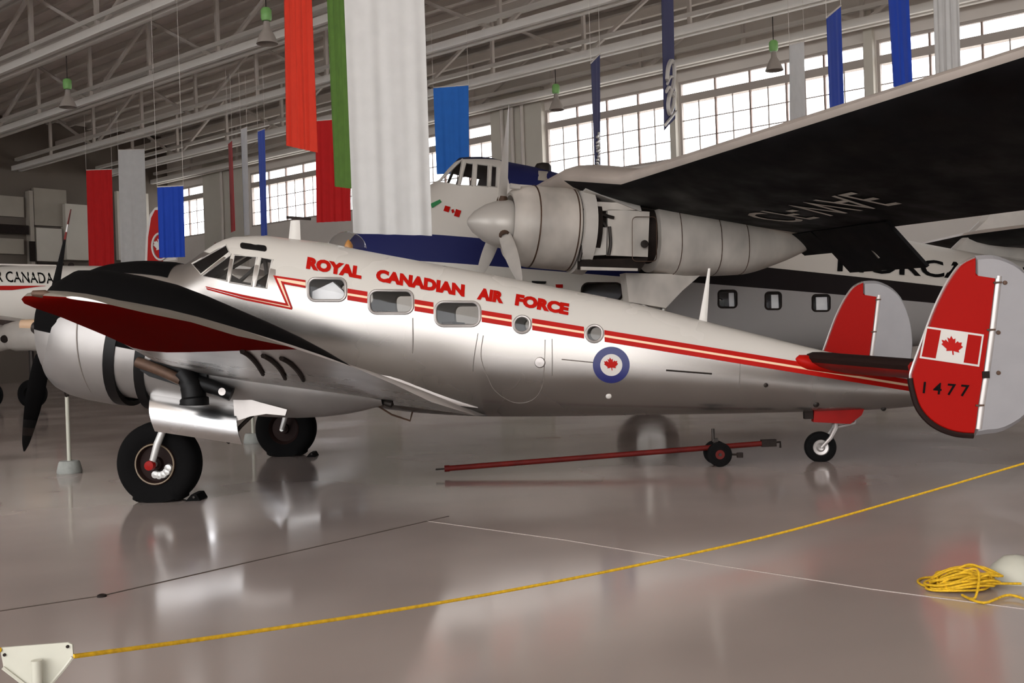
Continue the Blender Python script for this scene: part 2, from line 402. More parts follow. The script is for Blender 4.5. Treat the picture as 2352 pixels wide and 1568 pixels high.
for bi, (a, b) in enumerate(bays):
    w0, w1 = wt(a), wt(b); L = w1-w0
    e = thing('window_%d' % (bi+1), '', '', H((w0+w1)/2, VW+.12, Z0), HROT, kind='structure')
    mb = MB()
    for x in (-L/2+.05, L/2-.05): mb.box((x, 0, (Z3-Z0)/2), (.1, .16, Z3-Z0))
    for z in (.05, Z1-Z0+.15, Z3-Z0-.05): mb.box((0, 0 if z != Z1-Z0+.15 else -.1, z), (L-.2, .16 if z != Z1-Z0+.15 else .36, .1 if z != Z1-Z0+.15 else .3))
    mb.build('window_frame', M['frame'], e, smooth=False)
    nm = max(2, round(L/1.65)); dx = (L-.2)/nm
    zr = [0.1, .1+(Z1-Z0-.1)/3, .1+2*(Z1-Z0-.1)/3, Z1-Z0]
    for i in range(nm):
        x0 = -L/2+.1+i*dx
        if i: inst('mullion', mull_me, e, (x0, -.02, (Z1-Z0)/2+.05), None, (.07, .1, Z1-Z0-.1)); inst('mullion', mull_me, e, (x0, -.02, (Z2+Z3)/2-Z0-.025), None, (.07, .1, Z3-Z2-.05))
        for k in range(2):
            for j in range(3): inst('pane', pane_me, e, (x0+dx*(k+.5)/2, .02, (zr[j]+zr[j+1])/2), None, (dx/2-.02, 1, zr[j+1]-zr[j]-.02))
        inst('pane', pane_me, e, (x0+dx/2, .02, (Z2+Z3)/2-Z0-.025), None, (dx-.02, 1, Z3-Z2-.06))
        inst('glazing_bar', bar_me, e, (x0+dx/2, 0, (Z1-Z0)/2+.05), None, (.045, .04, Z1-Z0-.1))
    for z in zr[1:3]: inst('glazing_bar', bar_me, e, (0, 0, z), None, (L-.2, .038, .04))
# pilasters and wall pipes between the bays
for k, (t0, t1) in enumerate(((-.05, 3.0), (22.2, 26.3), (9.9, 12.2), (-6.93, -6.62), (-15.08, -14.72))):
    mb = MB(); hbox(mb, wt(t0)+.02, wt(t1)-.02, VW-.25, VW+.001, .02, 12.6); mb.build('trim_%d' % (k+1), M['panel_light'], None, smooth=False, kind='structure')
for k, t in enumerate((1.0, 1.6, 2.2, 24.2)):
    mb = MB(); mb.tube([H(wt(t), VW-.36, 3), H(wt(t), VW-.36, 12.2)], .09, 8); mb.build('trim_%d' % (50+k), M['truss_dim'], None, kind='structure')

# end wall (far left) and closed side wall
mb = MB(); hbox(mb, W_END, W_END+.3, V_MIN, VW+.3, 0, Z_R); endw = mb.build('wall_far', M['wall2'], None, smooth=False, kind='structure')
def end_px(u, v): r = ray(u, v); t = (W_END-.0)/(r.x*WD.x+r.y*WD.y); p = r*t; return p.dot(VD), p.z+CAM_H
for (u0, v0, u1, v1, th, m) in ((72, 432, 150, 522, .25, 'panel_mid'), (75, 524, 137, 602, .4, 'panel_light'), (138, 470, 206, 600, .6, 'panel_light'), (57, 440, 72, 610, .5, 'panel_mid'), (-60, 445, 52, 500, .2, 'panel_mid'), (-60, 545, 50, 585, .3, 'panel_mid'), (262, 440, 340, 600, .3, 'panel_light')):
    a, b = end_px(u0, v0), end_px(u1, v1); mb = MB()
    hbox(mb, W_END-th, W_END-.001, min(a[0], b[0]), max(a[0], b[0]), min(a[1], b[1]), max(a[1], b[1])); mb.build('wall_panel', M[m], endw, smooth=False)
for (u0, v0, u1, v1) in ((57, 556, 71, 602), (75, 604, 135, 612), (-40, 515, 55, 540)):
    a, b = end_px(u0, v0), end_px(u1, v1); mb = MB()
    hbox(mb, W_END-.62, W_END-.5, min(a[0], b[0]), max(a[0], b[0]), min(a[1], b[1]), max(a[1], b[1])); mb.build('dark_opening', M['soot'], endw, smooth=False)
for a_, b_, m_ in ((14, W_END, 'wall2'), (W_MIN, -26, 'wall')):      # unseen closed stretches shaping the daylight, high glazing added to brighten the roof
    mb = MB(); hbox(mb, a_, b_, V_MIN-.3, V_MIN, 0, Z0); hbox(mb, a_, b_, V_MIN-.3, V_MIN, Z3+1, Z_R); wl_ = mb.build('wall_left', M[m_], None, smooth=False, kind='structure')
    n_ = int((b_-a_)/3)
    for k_ in range(n_):
        q_ = a_+(k_+.5)*(b_-a_)/n_
        inst('pane', pane_me, wl_, H(q_, V_MIN-.15, (Z0+Z3+1)/2), (0, 0, HROT), ((b_-a_)/n_-.1, 1, Z3+1-Z0))
mb = MB(); hbox(mb, W_MIN-.3, W_MIN, V_MIN-.3, VW+.3, 0, Z0); hbox(mb, W_MIN-.3, W_MIN, V_MIN-.3, VW+.3, Z3+1, Z_R); wl_ = mb.build('wall_back', M['wall'], None, smooth=False, kind='structure')  # unseen end wall and high glazing, added to dull flank reflections and brighten roof
for k_ in range(16): inst('pane', pane_me, wl_, H(W_MIN-.15, V_MIN+(k_+.5)*3.35, (Z0+Z3+1)/2), (0, 0, HROT+math.pi/2), (3.25, 1, Z3+1-Z0))

# roof: deck, purlins, trusses with posts, diagonals and cross braces
mb = MB(); hbox(mb, W_MIN, W_END+.3, V_MIN-.3, VW+.3, Z_R, Z_R+.2); ceil = mb.build('ceiling', M['deck'], None, smooth=False, kind='structure')
purl_me = MB().box((0, 0, 0), (1, 1, 1)).mesh('purlin', M['truss_dim'], smooth=False)
cR = (0, 0, HROT)
v = 4.0
while v < VW:
    inst('purlin', purl_me, ceil, H(20, v, Z_R-.14), cR, (80, .16, .28)); v += 1.22
chord_me = MB().box((0, 0, 0), (1, 1, 1)).mesh('chord', M['truss'], smooth=False)
web_me = MB().box((0, 0, 0), (1, 1, 1)).mesh('web', M['truss_dim'], smooth=False)
tv = [8.6, 13.45, 18.3, 22.95, 28.0, 32.8, 36.6]
w0, w1 = -8.0, W_END; PW = 4.6
for ti, v in enumerate(tv):
    e = thing('trim_%d' % (ti+20), '', '', H(0, v, Z_T), HROT, kind='structure'); L = w1-w0
    for dy, dz in ((-.2, 0), (.2, .0), (0, .52)): inst('bottom_chord', chord_me, e, ((w0+w1)/2, dy, dz), None, (L, .18, .26 if dz == 0 else .16))
    for dy in (-.12, .12): inst('top_chord', chord_me, e, ((w0+w1)/2, dy, Z_R-Z_T-.42), None, (L, .12, .16))
    n = int(L/PW); hz = Z_R-Z_T-.5
    for i in range(n+1):
        x = w0+i*PW
        inst('vertical_post', web_me, e, (x, 0, hz/2), None, (.12, .14, hz))
        if i < n:
            sgn = 1 if i % 2 else -1; ang = math.atan2(hz, PW)*sgn
            inst('diagonal_brace', web_me, e, (x+PW/2, 0, hz/2), (0, -ang, 0), (math.hypot(PW, hz)-.2, .12, .12))
for v in [6.2, 11.0, 15.9, 20.6, 25.5, 30.4, 34.7]: inst('purlin', purl_me, ceil, H((w0+w1)/2, v, Z_R-1.25), cR, (w1-w0, .2, .34))
# cross braces between the trusses
br = thing('trim_40', '', '', H(0, 0, 0), HROT, kind='structure')
for vi, (va, vb) in enumerate(zip(tv[:-1], tv[1:])):
    for i in range(1, 8):
        x = w0+i*PW*2; d = vb-va
        inst('cross_brace', web_me, br, (x, (va+vb)/2, Z_R-.75), (0, 0, math.pi/2), (d, .1, .12))
        for sgn in (-1, 1):
            inst('cross_brace', web_me, br, (x, (va+vb)/2, (Z_T+Z_R-.6)/2), Matrix.Rotation(math.pi/2, 4, 'Z').to_3x3().to_4x4().to_euler() if False else (0, 0, 0), (.08, .08, .08))
            o = br.children[-1]; o.rotation_euler = Vector((0, d, sgn*(Z_R-Z_T-.8))).to_track_quat('X', 'Z').to_euler(); o.scale = (math.hypot(d, Z_R-Z_T-.8), .09, .09)
        if i % 2:
            for sgn in (-1, 1):
                inst('lattice_brace', web_me, br, (x+PW, (va+vb)/2, Z_T+.02), (0, 0, math.atan2(d, PW*2*sgn)), (math.hypot(d, PW*2), .1, .08))
        if (i+vi) % 3 == 0: inst('gusset_plate', web_me, br, (x, va, Z_T+.12), None, (.9, .5, .03))

# ================================================================== BEECH: polished twin with red stripe
BF = Frame(-3.2389, 12.3819, -.1018)
beech = thing('twin_engine_plane', 'polished silver and white twin-engine tailwheel plane with red lettering', 'airplane', (BF.o.x, BF.o.y, 0), BF.psi)
FH = Hull([(-1.93, 2.10, 2.02, .04), (-1.86, 2.24, 1.9, .17), (-1.65, 2.38, 1.72, .32), (-1.33, 2.465, 1.55, .44), (-1.0, 2.485, 1.42, .52), (-.63, 2.46, 1.26, .585), (-.45, 2.425, 1.2, .61),
    (-.2, 2.56, 1.12, .64), (.03, 2.685, 1.05, .665), (.14, 2.715, 1.03, .675), (.42, 2.715, .96, .69), (.82, 2.66, .87, .70), (1.23, 2.595, .79, .70), (1.57, 2.51, .74, .70), (2.29, 2.345, .64, .69), (3.05, 2.17, .585, .655),
    (3.8, 1.99, .568, .60), (4.55, 1.81, .56, .535), (5.35, 1.575, .55, .44), (5.95, 1.40, .545, .355), (6.46, 1.25, .542, .28), (7.1, 1.08, .545, .19), (7.6, .97, .57, .12), (8.0, .86, .66, .04)], 2.25, 2.5)
S1 = 2.296; S2 = -.199
beech_paint = fuselage_paint('beech_fuselage_paint', (152, 147, 142), [(S1, S2, .78, 20, (194, 189, 181), False), (2.50, -.28, -.2, .785, (194, 189, 181), False)], .85, .27)
sts = [FH.s0 + (FH.s1-FH.s0)*i/110 for i in range(111)]
fb = hull_body(FH, sts, 72, [-.4+.1*i for i in range(50)], .035)
fus = fb.build('fuselage', [beech_paint, M['interior']], beech, angle=35, fix=False)
def through(px, close=None):
    """window outline in photo -> (s, z) outline on the hull side"""
    return [FH.US(BF, u, v) for u, v in px]
side_px = [[(441, 606), (462, 630), (527, 580), (519, 562)], [(465, 634), (531, 584), (521, 645)], [(538, 585), (590, 591), (578, 657), (528, 648)], [(599, 592), (626, 596), (612, 662), (586, 658)]]
cab_px = [rrect(708, 639, 794, 690, 16), rrect(848, 667, 948, 719, 17), rrect(1000, 693, 1102, 748, 19)]
port_px = [[(cx+19*math.cos(t*math.pi/10), cy+19*math.sin(t*math.pi/10)) for t in range(20)] for cx, cy in ((1199, 745), (1365, 766))]
opens = [through(p) for p in side_px+cab_px+port_px]
cutters = []
for sz in opens: cutters.append(([(s, -1.6, z) for s, z in sz], [(s, 1.6, z) for s, z in sz]))
cut(fus, cutters)
for sd in (1, -1):
    for i, sz in enumerate(opens):
        c = (sum(p[0] for p in sz)/len(sz), sum(p[1] for p in sz)/len(sz)); n = len(sz)
        ring = [FH.pt(s, z, -.012, sd) for s, z in sz]; mid = [FH.pt((s+c[0])/2, (z+c[1])/2, -.012, sd) for s, z in sz]; mb = MB()
        fs = [(k, (k+1) % n, n+(k+1) % n, n+k) for k in range(n)]+[(n+k, n+(k+1) % n, 2*n) for k in range(n)]
        mb.add(ring+mid+[FH.pt(c[0], c[1], -.012, sd)], fs); pn = mb.build('window_pane', M['glass'], beech)
        rim = [FH.pt(s, z, .002, sd) for s, z in sz]; mb = MB(); mb.tube(rim, .011 if i < 4 else .016, 8, closed=True)
        mb.build('window_frame', M['alu_dull'] if i >= 4 else M['white_paint'], pn)
# covers, seats and dim things inside the cabin
mb = MB(); c = opens[4]; cc = (sum(p[0] for p in c)/len(c), sum(p[1] for p in c)/len(c))
tri = [(cc[0]-.20, cc[1]-.17), (cc[0]+.22, cc[1]-.17), (cc[0]+.15, cc[1]-.02), (cc[0]+.04, cc[1]+.085), (cc[0]-.09, cc[1]+.03), (cc[0]-.19, cc[1]-.01)]
mb.prism([(s, -.56, z) for s, z in tri], [(s, -.46, z) for s, z in tri]); mb.build('window_cover', M['sheet'], beech, label='white sheet bunched behind the first cabin window')
mb = MB(); mb.box((1.85, -.1, 1.50), (.12, .9, .60)); mb.build('seat_back', M['boot'], beech); mb = MB(); mb.box((2.62, -.1, 1.36), (.12, .9, .58)); mb.build('seat_back', M['boot'], beech)
mb = MB(); mb.box((-.25, 0, 2.12), (.2, .9, .26)); mb.build('instrument_panel', M['soot'], beech)
mb = MB(); mb.tube([(-.1, -.3, 2.2), (.5, -.3, 2.52)], .02, 6); mb.tube([(.1, .1, 2.05), (.6, .1, 2.35)], .03, 6); mb.build('cockpit_braces', M['dark_steel'], beech)
mb = MB(); mb.box((.62, -.28, 1.95), (.14, .42, .46)); mb.build('pilot_seat', M['boot'], beech); mb = MB(); mb.box((.62, .28, 1.95), (.14, .42, .46)); mb.build('pilot_seat', M['boot'], beech)
# black slot window above the side glazing and nose anti-glare panel
def hull_patch(px, eps, hull=FH, fr=BF, sd=1):
    sz = [hull.US(fr, u, v) for u, v in px]; c = (sum(p[0] for p in sz)/len(sz), sum(p[1] for p in sz)/len(sz)); n = len(sz); mb = MB()
    lv = [1, .66, .33]; vs = []
    for k in lv: vs += [hull.pt(c[0]+(s-c[0])*k, c[1]+(z-c[1])*k, eps, sd) for s, z in sz]
    vs.append(hull.pt(c[0], c[1], eps, sd)); fs = []
    for l in range(2): fs += [(l*n+k, l*n+(k+1) % n, (l+1)*n+(k+1) % n, (l+1)*n+k) for k in range(n)]
    fs += [(2*n+k, 2*n+(k+1) % n, 3*n) for k in range(n)]
    return mb.add(vs, fs)
sl = [(u, v+(u-582)*.13) for u, v in rrect(552, 560, 613, 574, 6)]
hull_patch(sl, .006).build('eyebrow_window', M['black_gloss'], beech, smooth=False)
mb = MB(); rings = []
for i in range(13):
    s = -1.78+i*(1.28/12); r = []
    for j in range(13):
        t = math.radians(40+100*j/12); zt, zb, hw = FH.zt(s), FH.zb(s), FH.hw(s); zc = (zt+zb)/2; hh = (zt-zb)/2
        cx, sn = math.cos(t), math.sin(t); r.append((s, math.copysign(abs(cx)**(2/2.5), cx)*(hw+.006), zc+sn**(2/2.5)*(hh+.006)))
    rings.append(r)
mb.loft(rings, cap=False, closed=False); mb.build('anti_glare_panel', M['black_paint'], beech)
# cheat line: three thin bands from the wing to the tail, and the lightning jag by the cockpit
def band(name, m, pts, w0, w1, eps, sd=1, n=60):
    """strip following polyline of (s, z), between offsets w0..w1 in z"""
    pts = [Vector(p) for p in pts]; vs, fs = [], []
    tot = [0]
    for a, b in zip(pts[:-1], pts[1:]): tot.append(tot[-1]+(b-a).length)
    for i in range(n+1):
        d = tot[-1]*i/n; k = max(j for j in range(len(tot)-1) if tot[j] <= d+1e-9); t = (d-tot[k])/(tot[k+1]-tot[k]); p = pts[k].lerp(pts[k+1], t)
        vs += [FH.pt(p.x, p.y+w0, eps, sd), FH.pt(p.x, p.y+w1, eps, sd)]
    fs = [(2*i, 2*i+1, 2*i+3, 2*i+2) for i in range(n)]; mb = MB(); mb.add(vs, fs); return mb.build(name, m, beech)
def gaps(sa, sb):
    """stretches of the line not crossing a window"""
    cuts = sorted((min(p[0] for p in o)-.02, max(p[0] for p in o)+.02) for o in opens[4:]); out = []; c = sa
    for a, b in cuts:
        if a > c: out.append((c, a))
        c = max(c, b)
    out.append((c, sb)); return out
for sd in (1, -1):
    for a, b in gaps(max(q[0] for q in opens[4])+.02, 7.55):
        ln = [(a, S1+S2*a), (b, S1+S2*b)]
        band('red_stripe', M['red_paint'], ln, .012, .062, .006, sd); band('red_stripe', M['red_paint'], ln, -.062, -.012, .006, sd); band('cream_stripe', M['cream'], ln, -.012, .012, .005, sd)
jag = [FH.US(BF, u, v) for u, v in ((628, 640), (646, 637), (668, 707), (560, 688), (475, 664), (470, 652), (560, 672), (645, 692))]
def flat_on_hull(name, m, sz, eps, sd=1):
    mb = MB(); mb.poly([FH.pt(s, z, eps, sd) for s, z in sz]); return mb.build(name, m, beech, smooth=False)
def px_strip(name, m, A, B, eps, n=10):
    """strip between two photo polylines with equal vertex counts"""
    vs, fs = [], []
    for (a0, a1), (b0, b1) in zip(zip(A[:-1], A[1:]), zip(B[:-1], B[1:])):
        k0 = len(vs)
        for i in range(n+1):
            t = i/n
            for p, q in ((a0, a1), (b0, b1)):
                vs.append(FH.pt(*FH.US(BF, p[0]+(q[0]-p[0])*t, p[1]+(q[1]-p[1])*t), eps))
        fs += [(k0+2*i, k0+2*i+1, k0+2*i+3, k0+2*i+2) for i in range(n)]
    mb = MB(); mb.add(vs, fs); return mb.build(name, m, beech)
px_strip('red_stripe', M['red_paint'], [(702, 643), (628, 632), (656, 696), (560, 677), (472, 657)], [(702, 648), (636, 638), (664, 703), (560, 683), (474, 660)], .006)
px_strip('red_stripe', M['red_paint'], [(702, 656), (645, 645), (670, 711), (562, 689), (476, 665)], [(702, 661), (652, 652), (672, 707), (560, 684), (474, 661)], .007)
px_strip('cream_stripe', M['cream'], [(702, 648), (636, 638), (664, 703), (560, 683)], [(702, 656), (645, 645), (668, 708), (560, 687)], .005)
# titles
def title(word, bl, br_, top):
    a = Vector(FH.US(BF, *bl)); b = Vector(FH.US(BF, *br_)); c = Vector(FH.US(BF, *top)); up = c-a
    def fn(x, y): p = a+(b-a)*x+up*y; return FH.pt(p.x, p.y, .008)
    return text_on('title_lettering', word, fn, M['red_paint'], beech, .07)
title('ROYAL', (703, 617), (830, 641), (707, 589)); title('CANADIAN', (863, 645), (1067, 682), (866, 617))
title('AIR', (1095, 687), (1156, 697), (1099, 660)); title('FORCE', (1182, 701), (1305, 724), (1186, 674))
# roundel
rc = FH.US(BF, 1404, 838); R0 = (FH.US(BF, 1404, 838-42)[1]-FH.US(BF, 1404, 838+42)[1])/2
def disc(name, m, r0, r1, eps):
    mb = MB(); n = 40; vs = []
    rr = [r0+(r1-r0)*k/3 for k in range(4)]
    for r in rr: vs += [FH.pt(rc[0]+r*math.cos(2*math.pi*k/n), rc[1]+r*math.sin(2*math.pi*k/n), eps) for k in range(n)]
    fs = [(l*n+k, l*n+(k+1) % n, (l+1)*n+(k+1) % n, (l+1)*n+k) for l in range(3) for k in range(n)]
    mb.add(vs, fs); return mb.build(name, m, beech)
disc('roundel_ring', M['blue_paint'], R0*.60, R0, .006); disc('roundel_centre', M['white_paint'], .001, R0*.61, .005)
lf = MB(); lf.poly([FH.pt(rc[0]+x*R0*.44-y*.06*R0, rc[1]+(y-.05)*R0*.44, .009) for x, y in LEAF]); lf.build('maple_leaf', M['red_paint'], beech, smooth=False)
# cabin door outline, handle, seams and small fittings on the flank
def line_px(name, px, r, m='seam', k=6):
    P = catmull([FH.pt(*FH.US(BF, u, v), .001) for u, v in px], k); mb = MB(); mb.tube(P, r, 5); return mb.build(name, M[m], beech)
dr = line_px('door_seam', [(1110, 770), (1105, 820), (1122, 870), (1140, 900), (1180, 924), (1220, 920), (1244, 892), (1250, 845), (1252, 780)], .005)
line_px('panel_seam', [(1098, 765), (1086, 850), (1092, 950)], .004); line_px('panel_seam', [(1268, 778), (1268, 860), (1262, 952)], .004)
line_px('panel_seam', [(948, 730), (948, 800), (944, 890)], .006); line_px('panel_seam', [(1700, 830), (1698, 890), (1690, 946)], .004); line_px('panel_seam', [(1880, 870), (1876, 946)], .004)
line_px('panel_seam', [(1290, 825), (1362, 832)], .006); line_px('panel_seam', [(1530, 850), (1635, 858)], .009, 'dark_steel')
mb = MB(); s, z = FH.US(BF, 1240, 832); mb.revolve([(0, .06), (.03, .05), (.035, 0.001)], FH.pt(s, z, -.005), (0, -1, 0), 16); mb.build('door_handle', M['alu_dull'], beech)
for u, v, r, m in ((1398, 909, .035, 'white_paint'), (1759, 884, .028, 'dark_steel'), (1875, 928, .035, 'dark_steel'), (2030, 945, .03, 'dark_steel')):
    s, z = FH.US(BF, u, min(v, 938)); mb = MB(); mb.revolve([(0, r), (r*.6, r*.8), (r, .001)], FH.pt(s, z, -.01), (0, -1, 0), 12); mb.build('fitting', M[m], beech)
# roof aerials and observation dome
def mast(name, u, v0, v1, dx, w0, w1, m):
    s0, _ = BF.U(u, v0, 0); a = BF.U(u, v0, 0); b = BF.U(u+dx, v1, 0); mb = MB()
    ra = [(a[0]+w0*x, w0*.35*y, a[1]-.05) for x, y in ((-1, 0), (-.3, 1), (.4, .8), (1, 0), (.4, -.8), (-.3, -1))]
    rb = [(b[0]+w1*x, w1*.35*y, b[1]) for x, y in ((-1, 0), (-.3, 1), (.4, .8), (1, 0), (.4, -.8), (-.3, -1))]
    mb.loft([ra, rb]); return mb.build(name, m, beech)
ms = mast('aerial_mast', 676, 552, 506, 2, .075, .055, M['white_paint'])
p = BF.U(682, 502, 0); mb = MB(); mb.bar((p[0]-.12, 0, p[1]+.02), (p[0]+.16, 0, p[1]-.01), .03, .03); mb.build('aerial_head', M['soot'], ms)
mast('whip_mast', 1612, 745, 616, 17, .05, .012, M['white_paint'])
p = BF.U(797, 572, 0); q = BF.U(832, 570, 0); mb = MB(); R = .22
mb.revolve([(R*math.sin(t), R*1.02*math.cos(t)+.001) for t in [math.pi/2*k/8 for k in range(9)]], (p[0], 0, p[1]-.02), (-.12, 0, 1), 24)
dm = mb.build('observation_dome', M['dome'], beech); mb = MB(); mb.tube([(p[0]+R*math.cos(t*math.pi/12), R*math.sin(t*math.pi/12), p[1]-.012-.08*math.cos(t*math.pi/12)) for t in range(24)], .012, 6, closed=True); mb.build('dome_rim', M['white_paint'], dm)
mb = MB(); mb.revolve([(0, .05), (.06, .05), (.1, .03), (.13, .001)], (p[0]+.02, 0, p[1]-.02), (0, 0, 1), 12); mb.build('dome_fitting', M['gold_glass'], dm)

# wing, one piece through the fuselage, red below the tips
def wing_secs(sg):
    return [(sg*l, le, te, t) for l, le, te, t in ((.0, (-.2, 1.30), (2.98, .60), .14), (.68, (-.15, 1.40), (2.92, .645), .14), (2.0, (.0, 1.46), (2.82, .83), .135), (2.6, (.1, 1.50), (2.79, .91), .13), (4.0, (.58, 1.585), (2.76, 1.13), .12),
        (5.0, (.9, 1.64), (2.74, 1.275), .115), (6.3, (1.3, 1.71), (2.68, 1.44), .105), (6.8, (1.46, 1.725), (2.58, 1.50), .10), (7.05, (1.62, 1.725), (2.45, 1.57), .10), (7.2, (1.8, 1.715), (2.3, 1.615), .09), (7.27, (1.95, 1.70), (2.15, 1.66), .07))]
for sg in (1, -1):
    S = wing_secs(sg); mb = wing_loft(S, 12); nseg = len(S)-1; k = 25
    idx = 0
    for i in range(nseg):
        for j in range(k):
            if mb.m[idx] == 1 and abs(S[i][0]) >= 4.0: mb.m[idx] = 2
            elif mb.m[idx] == 0 and abs(S[i][0]) >= 6.3: mb.m[idx] = 3
            idx += 1
    mb.build('wing', [M['alu_dull'], M['alu'], M['under_red'], M['tip_grey']], beech)
    mb = MB(); mb.revolve([(-.05, .001), (-.04, .014), (.02, .02), (.06, .001)], (1.78, -sg*7.18, 1.725), (1, 0, -.1), 10); mb.build('tip_lamp', M['rust'], beech)
    def low_z(lat, s_):
        for (l0, le0, te0, t0), (l1, le1, te1, t1) in zip(S[:-1], S[1:]):
            if min(abs(l0), abs(l1)) <= lat <= max(abs(l0), abs(l1)):
                k_ = (lat-abs(l0))/(abs(l1)-abs(l0)); sec = airfoil(Vector(le0).lerp(Vector(le1), k_), Vector(te0).lerp(Vector(te1), k_), t0+(t1-t0)*k_, 12)[12:]
                for a_, b_ in zip(sec[:-1], sec[1:]):
                    if a_.x <= s_ <= b_.x: return a_.y+(b_.y-a_.y)*(s_-a_.x)/max(1e-6, b_.x-a_.x)
        return None
    def under_pt(u, v):
        for i_ in range(200):
            lat = 7.0-i_*.02; q_ = BF.U(u, v, lat); z_ = low_z(lat, q_[0])
            if z_ is not None and q_[1] >= z_: return (q_[0], -sg*lat, z_-.012)
        q_ = BF.U(u, v, 3.4); return (q_[0], -sg*3.4, q_[1])
    for trk in (((556, 802), (572, 812), (590, 832), (604, 856)), ((604, 812), (622, 822), (642, 842), (655, 866)), ((646, 818), (664, 828), (684, 848), (697, 870))):
        mb = MB(); mb.tube(catmull([under_pt(u, v) for u, v in trk], 4), [.016]*13, 6); mb.build('flap_track', M['soot'], beech)
# wing root fillet
mb = MB(); rr = []
for s in [1.2+.1*i for i in range(18)]:
    z = 1.32-.21*(s+.1)+.02; k_ = min(1, (2.95-s)/.9); rr.append([(s, -FH.lat(s, z+.22*k_)+.02, z+.24*k_), (s, -FH.lat(s, z+.1*k_)-.05*k_, z+.12*k_), (s, -FH.lat(s, z)-.16*k_, z+.06*k_), (s, -FH.lat(s, z)-.2*k_, z-.02*k_), (s, -FH.lat(s, z)+.02, z-.08*k_)])
mb.loft(rr); mb.build('wing_fillet', M['alu_dull'], beech)
# nacelles, cowls, propellers, undercarriage
AX = Vector((math.cos(.2), 0, -math.sin(.2)))
top_px = [(132, 676), (160, 640), (208, 617), (283, 626), (401, 652), (519, 700), (613, 740), (708, 785), (797, 836)]
nt_ = [BF.U(u, v, 1.97) for u, v in top_px]
def blade_rings(root, tip_dir, R, hubdir, wmax, tws=-1):
    """twisted, tapered paddle from r=.14 to R"""
    d = Vector(tip_dir).normalized(); ax = Vector(hubdir).normalized(); ch = d.cross(ax).normalized(); rings = []
    for i in range(15):
        t = i/14; r = .12+(R-.12)*t; w = wmax*(.34+1.0*math.sin(math.pi*min(t*.86+.12, 1))**.8)*.76
        if t > .9: w *= math.sqrt(max(.12, 1-((t-.9)/.1)**2))*1.0
        th = .045*(1-t)+.008; tw = tws*math.radians(62-42*t) if t > .12 else tws*math.radians(57)
        if t < .1: w = .055; th = .05
        c = ch*math.cos(tw)+ax*math.sin(tw); nn = d.cross(c); o = Vector(root)+d*r
        rings.append([o+c*(w*.5*math.cos(k*math.pi/5))+nn*(th*.5*math.sin(k*math.pi/5)*(1.6 if k < 5 else .7)) for k in range(10)])
    return rings
